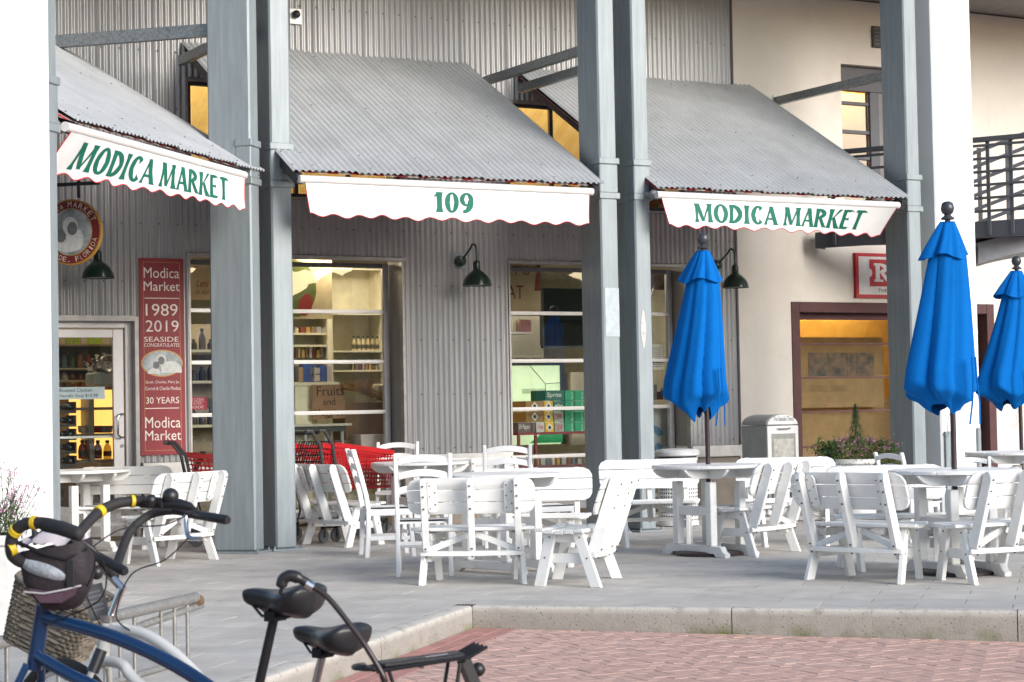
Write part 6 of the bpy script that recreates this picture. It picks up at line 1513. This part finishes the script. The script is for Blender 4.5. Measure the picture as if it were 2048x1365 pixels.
T_(rA, [at(283, 1006, 6.86), at(360, 1010, 6.78), at(380, 1014, 6.76), at(392, 1018, 6.75)], [.019, .021, .015, .004], BLACK, 'grip'); T_(rA, [at(88, 1050, 6.16), at(120, 1056, 6.1), at(158, 1069, 6.02), at(162, 1070, 6.01)], [.021, .023, .022, .012], FOAM, 'grip')
for p, q in (((196, 1026, 6.76), (203, 1021, 6.775)), ((262, 1003, 6.84), (268, 1003, 6.845)), ((28, 1066, 6.195), (33, 1060, 6.19)), ((66, 1046, 6.17), (73, 1046, 6.165)), ((18, 1101, 6.2), (28, 1096, 6.21))):
    a, b = at(*p), at(*q); d_ = (b-a).normalized(); T_(rA, [a-d_*.001, b+d_*.001], .0222, YBAND, 'yellow_band', 14)
for px, py, r_ in ((302, 1001, .021), (341, 993, .029)):
    m = MB(); m.ball(at(px, py, 6.80)-rA.location, r_, 16, 10); part('bell', m, BLACK, rA)
T_(rA, smooth_pts([at(392, 1020, 6.75), at(372, 1026, 6.72), at(345, 1020, 6.74)]), .006, BLACKM, 'brake_lever', 6)
# handlebar bag
bc = at(112, 1150, 6.32)
bag = thing('handlebar_bag', 'dark plum and black bag with grey mesh pockets hanging on the navy bicycle handlebar', 'bag', bc)
def bagf(u, v):
    a = 2*pi*u; k = v; w = .112*sqrt(max(.02, 1-(k*.97)**3.2)); dp_ = .078*sqrt(max(.02, 1-(k*.97)**3)); z = .095-.205*k
    cs_, sn = cos(a), sin(a); e_ = .55
    x = w*math.copysign(abs(cs_)**e_, cs_); y = dp_*math.copysign(abs(sn)**e_, sn)
    return (x+.02*k+.004*noise.noise(Vector((u*9, v*5, 1))), y, z+.006*noise.noise(Vector((u*7, v*7, 5))) + .02*(x/.115)*(1-k))
BAGM = mat('bag_plum', (0.022,0.016,0.021), 0.7, 0, .2, 12, bump=.3, bs=60)
m = MB(); m.grid(bagf, 40, 16, True); m.add([bagf(i/40, 1) for i in range(40)], [tuple(range(40))]); part('bag_body', m, BAGM, bag, smooth=60)
GRM = mat('bag_grey_mesh', (0.30,0.33,0.37), .6, 0, .3, 25, bump=.5, bs=80)
def pocket(cx, cz, rx, rz, rot, y, m_):
    n = 20; vs = [(cx, y-.014, cz)]+[(cx+(rx*cos(2*pi*i/n)*cos(rot)-rz*sin(2*pi*i/n)*sin(rot))*.7, y-.010, cz+(rx*cos(2*pi*i/n)*sin(rot)+rz*sin(2*pi*i/n)*cos(rot))*.7) for i in range(n)]+[(cx+rx*cos(2*pi*i/n)*cos(rot)-rz*sin(2*pi*i/n)*sin(rot), y+.004, cz+rx*cos(2*pi*i/n)*sin(rot)+rz*sin(2*pi*i/n)*cos(rot)) for i in range(n)]
    part('mesh_pocket', MB().add(vs, [(0, 1+i, 1+(i+1) % n) for i in range(n)]+[(1+i, 1+n+i, 1+n+(i+1) % n, 1+(i+1) % n) for i in range(n)]), m_, bag, smooth=60)
pocket(-.022, .022, .080, .026, -.34, -.074, GRM); part('buckle', MB().box(.048, .075, -.079, -.070, -.035, .05), BLACK, bag, bevel=.003)
plp = [(-.075, -.035), (.02, -.05), (.085, -.03), (.075, -.06), (.035, -.085), (-.035, -.085)]
part('lower_panel', MB().prism(plp, -.076, -.060), mat('bag_maroon', (0.07,0.035,0.055), .7, 0, .2, 14, bump=.3), bag, bevel=.004)
m = MB(); m.tube([(-.085, -.073, -.046), (-.02, -.081, -.052), (.05, -.080, -.040), (.095, -.066, -.030)], .003, 6); part('reflective_strip', m, mat('reflective_grey', (0.45,0.45,0.46), .5), bag)
m = MB(); r_ = random.Random(9)
m.grid(lambda u, v: (-.10+.20*u, -.055+.11*v, .105+.035*noise.noise(Vector((u*4, v*4, 2)))+.025*sin(pi*u)*sin(pi*v)), 18, 12); part('clear_lining', m, mat('lining_lilac', (0.50,0.46,0.50), .35, 0, .1, 8), bag, smooth=40)
m = MB(); m.tube([(-.11, -.06, .11), (-.02, -.085, .075), (.05, -.08, .055), (.11, -.05, .085)], .007, 6); m.tube([(-.115, .0, .10), (-.06, .06, .13), (.05, .07, .12), (.11, .0, .09)], .008, 6); part('zip_rim', m, BLACK, bag, smooth=60)
for sgn in (-1, 1): mm = MB(); mm.tube([(.06*sgn, -.02, .10), (.06*sgn-.01, .0, .14), (.06*sgn, .03, .12)], .009, 6); part('strap', mm, BLACK, bag)
for pts in ([at(388, 1022, 6.74), at(330, 1050, 6.7), at(240, 1060, 6.66), at(160, 1120, 6.5), at(100, 1215, 6.4)], [at(150, 1072, 6.0), at(190, 1110, 6.1), at(170, 1180, 6.3), at(110, 1232, 6.38)], [at(140, 1066, 6.02), at(205, 1120, 6.05), at(200, 1200, 6.25), at(100, 1245, 6.38)]):
    T_(rA, smooth_pts(pts), .0028, BLACK, 'brake_cable', 5)
# ---- B: white cruiser
hB = at(216, 1250, 6.95); sB = at(652, 1268, 6.30); eB = Vector((hB.x-sB.x, hB.y-sB.y, 0)).normalized()
rB = bike_root('bicycle', 'white cruiser bicycle with chrome stem behind the navy one', sB.x, sB.y)
bb = Vector((sB.x, sB.y, GZ+.27))+eB*.24; hb = hB+eB*.04-Vector((0,0,.15)); fh = Vector((hb.x, hb.y, GZ+.30))+eB*.20; rh = Vector((bb.x, bb.y, GZ+.30))-eB*.43
stt = Vector((sB.x, sB.y, GZ+.50))+eB*.09
T_(rB, [hB+Vector((0,0,.01)), hb], .025, WHF, 'head_tube'); T_(rB, [hB+Vector((0,0,.012)), hB+Vector((0,0,.035))], .028, CHROME, 'headset')
T_(rB, smooth_pts([hB-Vector((0,0,.01)), at(285, 1268, 6.85), at(345, 1305, 6.75), at(400, 1358, 6.66), at(470, 1440, 6.55), bb]), .021, WHF, 'top_tube'); T_(rB, smooth_pts([hb+Vector((0,0,.02)), at(245, 1330, 6.88), at(290, 1378, 6.8), bb-Vector((0,0,.02))]), .020, WHF, 'down_tube')
T_(rB, [bb, stt], .017, WHF, 'seat_tube')
for q in (-1, 1):
    s = eB.cross(Vector((0,0,1)))*.055*q; T_(rB, [bb+s*.5, rh+s], .010, WHF, 'chain_stay', 8); T_(rB, [stt+s*.4, rh+s], .009, WHF, 'seat_stay', 8); T_(rB, [hb+s*.6, hb+eB*.02-Vector((0,0,.06))+s, fh+s], .012, WHF, 'fork_blade', 8)
wheel(rB, fh, eB, .30, rimm=WHF); wheel(rB, rh, eB, .30, rimm=WHF)
T_(rB, [stt-Vector((0,0,.02)), Vector((sB.x, sB.y, sB.z-.05))+eB*.01], .0135, CHROME, 'seat_post'); T_(rB, [stt-Vector((0,0,.02)), stt+Vector((0,0,.02))], .021, BLACKM, 'seat_clamp')
saddle(rB, sB, eB, .285, .20)
for pts in ([at(378, 1075, 7.05), at(330, 1120, 7.0), at(262, 1150, 6.95), at(232, 1230, 6.9), at(260, 1262, 6.86)], [at(180, 1102, 6.68), at(160, 1150, 6.75), at(190, 1230, 6.85), at(214, 1268, 6.9)]):
    T_(rB, smooth_pts(pts), .0028, BLACK, 'brake_cable', 5)
T_(rB, smooth_pts([hB, at(232, 1205, 6.95), at(243, 1178, 6.95)]), .0135, CHROME, 'stem'); T_(rB, [at(247, 1180, 6.95), at(212, 1142, 6.97)], .0145, CHROME, 'stem_extension')
T_(rB, smooth_pts([at(228, 1155, 6.97), at(240, 1112, 7.1), at(262, 1062, 7.2), at(300, 1030, 7.25), at(345, 1020, 7.2)]), .0165, FOAM, 'handlebar'); T_(rB, [at(345, 1022, 7.2), at(454, 1040, 7.02)], [.013, .0135], BLACK, 'grip'); T_(rB, [at(375, 1027, 7.15), at(452, 1040, 7.02), at(456, 1041, 7.01)], [.0165, .0175, .013], BLACK, 'grip')
T_(rB, smooth_pts([at(228, 1155, 6.97), at(200, 1120, 6.9), at(178, 1095, 6.8), at(172, 1100, 6.7)]), .0145, BLACK, 'handlebar'); T_(rB, [at(172, 1100, 6.7), at(247, 1142, 6.5), at(251, 1144, 6.49)], [.0155, .018, .012], BLACK, 'grip')
T_(rB, smooth_pts([at(372, 1022, 7.1), at(372, 1050, 7.08), at(378, 1075, 7.05), at(402, 1078, 7.0)]), .009, CHROME, 'brake_lever', 6)
m = MB(); m.ball(at(193, 1145, 6.9)-rB.location, .026, 14, 8); part('bell', m, BLACK, rB)
# striped foam sleeve on the down fork
T_(rB, [at(203, 1300, 6.88), at(185, 1345, 6.86)], .021, BLACK, 'padding_sleeve')
# wicker basket
wk = at(112, 1238, 7.45)
bk = thing('wicker_basket', 'grey woven wicker basket tilted behind the navy bicycle', 'basket', wk); bk.rotation_euler = (R(8), R(24), R(-12))
WK = mat('wicker_grey', (0.19,0.165,0.13), .85, 0, .25, 25, isl=.3)
m = MB(); hx, hy, hz = .165, .12, .12
per = []
nP = 44
for i in range(nP):
    a = 2*pi*i/nP; c_, s_ = cos(a), sin(a); per.append((math.copysign(abs(c_)**.35, c_), math.copysign(abs(s_)**.35, s_)))
for k in range(15):
    z = -hz+2*hz*k/14; sc_ = .85+.15*k/14; m.tube([(hx*sc_*p[0]*(1+.03*(1 if (i+k) % 2 else -1)), hy*sc_*p[1]*(1+.045*(1 if (i+k) % 2 else -1)), z) for i, p in enumerate(per)], .0075, 5, True)
for i in range(0, nP, 2): p = per[i]; m.tube([(hx*.85*p[0], hy*.85*p[1], -hz), (hx*p[0], hy*p[1], hz)], .005, 4)
part('weave', m, WK, bk, smooth=60, kind='stuff')
m = MB(); m.tube([(hx*p[0]*1.02, hy*p[1]*1.03, hz+.008) for p in per], .011, 6, True); part('rim', m, WK, bk, smooth=60); part('bottom', MB().box(-hx*.8, hx*.8, -hy*.8, hy*.8, -hz-.005, -hz+.004), WK, bk)
pn = at(192, 1205, 7.0); o = solo('number_plate', MB().box(-.036, .036, 0, .006, -.062, .062), mat('plate_grey', (0.10,0.105,0.115), .5, 0, .15, 20), 'small dark grey tag plate below the chrome bicycle stem', 'plate', pn); o.rotation_euler = (0, R(-14), 0)
m = MB()
for k in range(5): m.box(-.024, .024, -.0012, -.0002, .035-k*.016, .0385-k*.016)
part('print_lines', m, mat('plate_print', (0.22,0.23,0.24), .6), o, kind='stuff')
# ---- C: bicycle facing right with a black front carrier
cC = at(845, 1335, 5.85); gC = at(585, 1160, 5.75); eC = Vector((.93, .37, 0)).normalized()
rC = bike_root('bicycle', 'black bicycle with flat black front carrier at the bottom centre of the picture', cC.x, cC.y)
LC = lambda v: Vector(v)-rC.location
hC = Vector((cC.x, cC.y, GZ+.62))-eC*.20; fhC = Vector((cC.x, cC.y, GZ+.28))+eC*.02; bbC = Vector((hC.x, hC.y, GZ+.27))-eC*.45; rhC = bbC-eC*.42+Vector((0,0,.01)); sC = bbC-eC*.16; sC.z = GZ+.55
T_(rC, [hC+Vector((0,0,.02)), hC-Vector((0,0,.12))+eC*.03], .022, BLACKM, 'head_tube'); T_(rC, [hC, bbC], .019, BLACKM, 'down_tube'); T_(rC, [hC-Vector((0,0,.02)), sC-Vector((0,0,.12))], .016, BLACKM, 'top_tube'); T_(rC, [bbC, sC], .016, BLACKM, 'seat_tube')
for q in (-1, 1):
    s = eC.cross(Vector((0,0,1)))*.055*q; T_(rC, [hC-Vector((0,0,.10))+eC*.03+s*.7, fhC+s], .012, BLACKM, 'fork_blade', 8); T_(rC, [bbC+s*.5, rhC+s], .009, BLACKM, 'chain_stay', 8); T_(rC, [sC-Vector((0,0,.1))+s*.4, rhC+s], .008, BLACKM, 'seat_stay', 8)
wheel(rC, fhC, eC, .265); wheel(rC, rhC, eC, .265)
T_(rC, smooth_pts([hC+Vector((0,0,.02)), at(770, 1372, 5.7), at(742, 1310, 5.7), at(700, 1250, 5.72), at(655, 1195, 5.74), at(622, 1172, 5.75), at(600, 1163, 5.75)]), .0085, mat('bar_brownblack', (0.05,0.04,0.04), .3, .4), 'handlebar')
T_(rC, smooth_pts([at(622, 1172, 5.75), at(600, 1158, 5.75), at(580, 1152, 5.75), at(566, 1160, 5.75), at(563, 1176, 5.75)]), [.014]*7+[.0175]*10+[.0175]*6+[.013, .010], BLACK, 'grip'); T_(rC, [at(612, 1168, 5.75), at(626, 1176, 5.75)], .0165, CHROME, 'grip_collar'); T_(rC, smooth_pts([at(566, 1172, 5.74), at(561, 1186, 5.74), at(570, 1192, 5.74)]), .006, BLACKM, 'brake_lever', 6)
m = MB(); Z_ = cC.z+.012; c = Vector((cC.x, cC.y, Z_))-rC.location; sv = eC.cross(Vector((0,0,1)))
for q in (-1, -.33, .33, 1): m.tube([c-eC*.16+sv*.055*q+Vector((0,0,-.008)), c+eC*.13+sv*.055*q+Vector((0,0,.016)), c+eC*.185+sv*.05*q+Vector((0,0,.042))], .006, 6)
for k in (-.16, -.02, .12): m.tube([c+eC*k-sv*.058+Vector((0,0,-.003+.08*max(0, k))), c+eC*k+sv*.058+Vector((0,0,-.003+.08*max(0, k)))], .0055, 6)
m.tube([c-eC*.16+sv*.055*cos(a)+(-eC*.05*sin(a)) for a in [pi*i/8 for i in range(9)]], .007, 6)
part('carrier', m, BLACK, rC, smooth=60); m = MB(); m.beam(c-eC*.13+Vector((0,0,.006)), c+eC*.12+Vector((0,0,.02)), .075, .012); part('carrier_deck', m, LEATH, rC, bevel=.003)
m = MB(); m.beam(c+eC*.0+sv*.025+Vector((0,0,.021)), c+eC*.07+sv*.025+Vector((0,0,.026)), .012, .001); part('deck_mark', m, mat('mark_grey', (0.35,0.35,0.36), .5), rC)
for q in (-1, 1):
    T_(rC, [c+rC.location-eC*.12+sv*.05*q-Vector((0,0,.01)), fhC+sv*.055*q], .006, BLACK, 'carrier_stay', 6); T_(rC, [c+rC.location+eC*.10+sv*.05*q, fhC+sv*.055*q], .006, BLACK, 'carrier_stay', 6)
m = MB(); m.beam(c+eC*.13-Vector((0,0,.0)), c+eC*.16-Vector((0,0,.075)), .05, .03); m.ball(c+eC*.175-Vector((0,0,.03)), .022, 10, 6); part('clamp', m, BLACK, rC)
# ================================================================== BICYCLE STAND
r0_ = G(376, 1328); 
bs = thing('bicycle_stand', 'low galvanised tube bicycle stand on the paving at left', 'bicycle stand', (r0_.x, r0_.y, 0), TH1)
GT = mat('galvanised_tube', (0.34,0.33,0.31), .42, .55, .2, 30)
part('top_rail', MB().tube([(.10, 0, .335), (-3.2, 0, .335)], .029, 14), GT, bs, smooth=60); part('top_rail', MB().tube([(.18, .0, .29), (-1.2, .06, .21)], .02, 10), GT, bs, smooth=60)
m = MB(); m.lathe([(.030, 0), (.030, .05), (.02, .05), (.02, .001)], 14); m.v = [(.10+z, x, .335-.02+y) for x, y, z in m.v]; part('rail_end', m, mat('rusty_end', (0.16,0.09,0.05), .8), bs)
k = 0; x = 0.0
while x > -3.1:
    part('bar', MB().tube([(x, 0, .005), (x, 0, .315)], .0105, 8), GT, bs, smooth=60); k += 1; x -= .155 if k % 3 else .30
part('foot_rail', MB().tube([(.0, -.0, .02), (-3.2, 0, .02)], .016, 8), GT, bs, smooth=60)
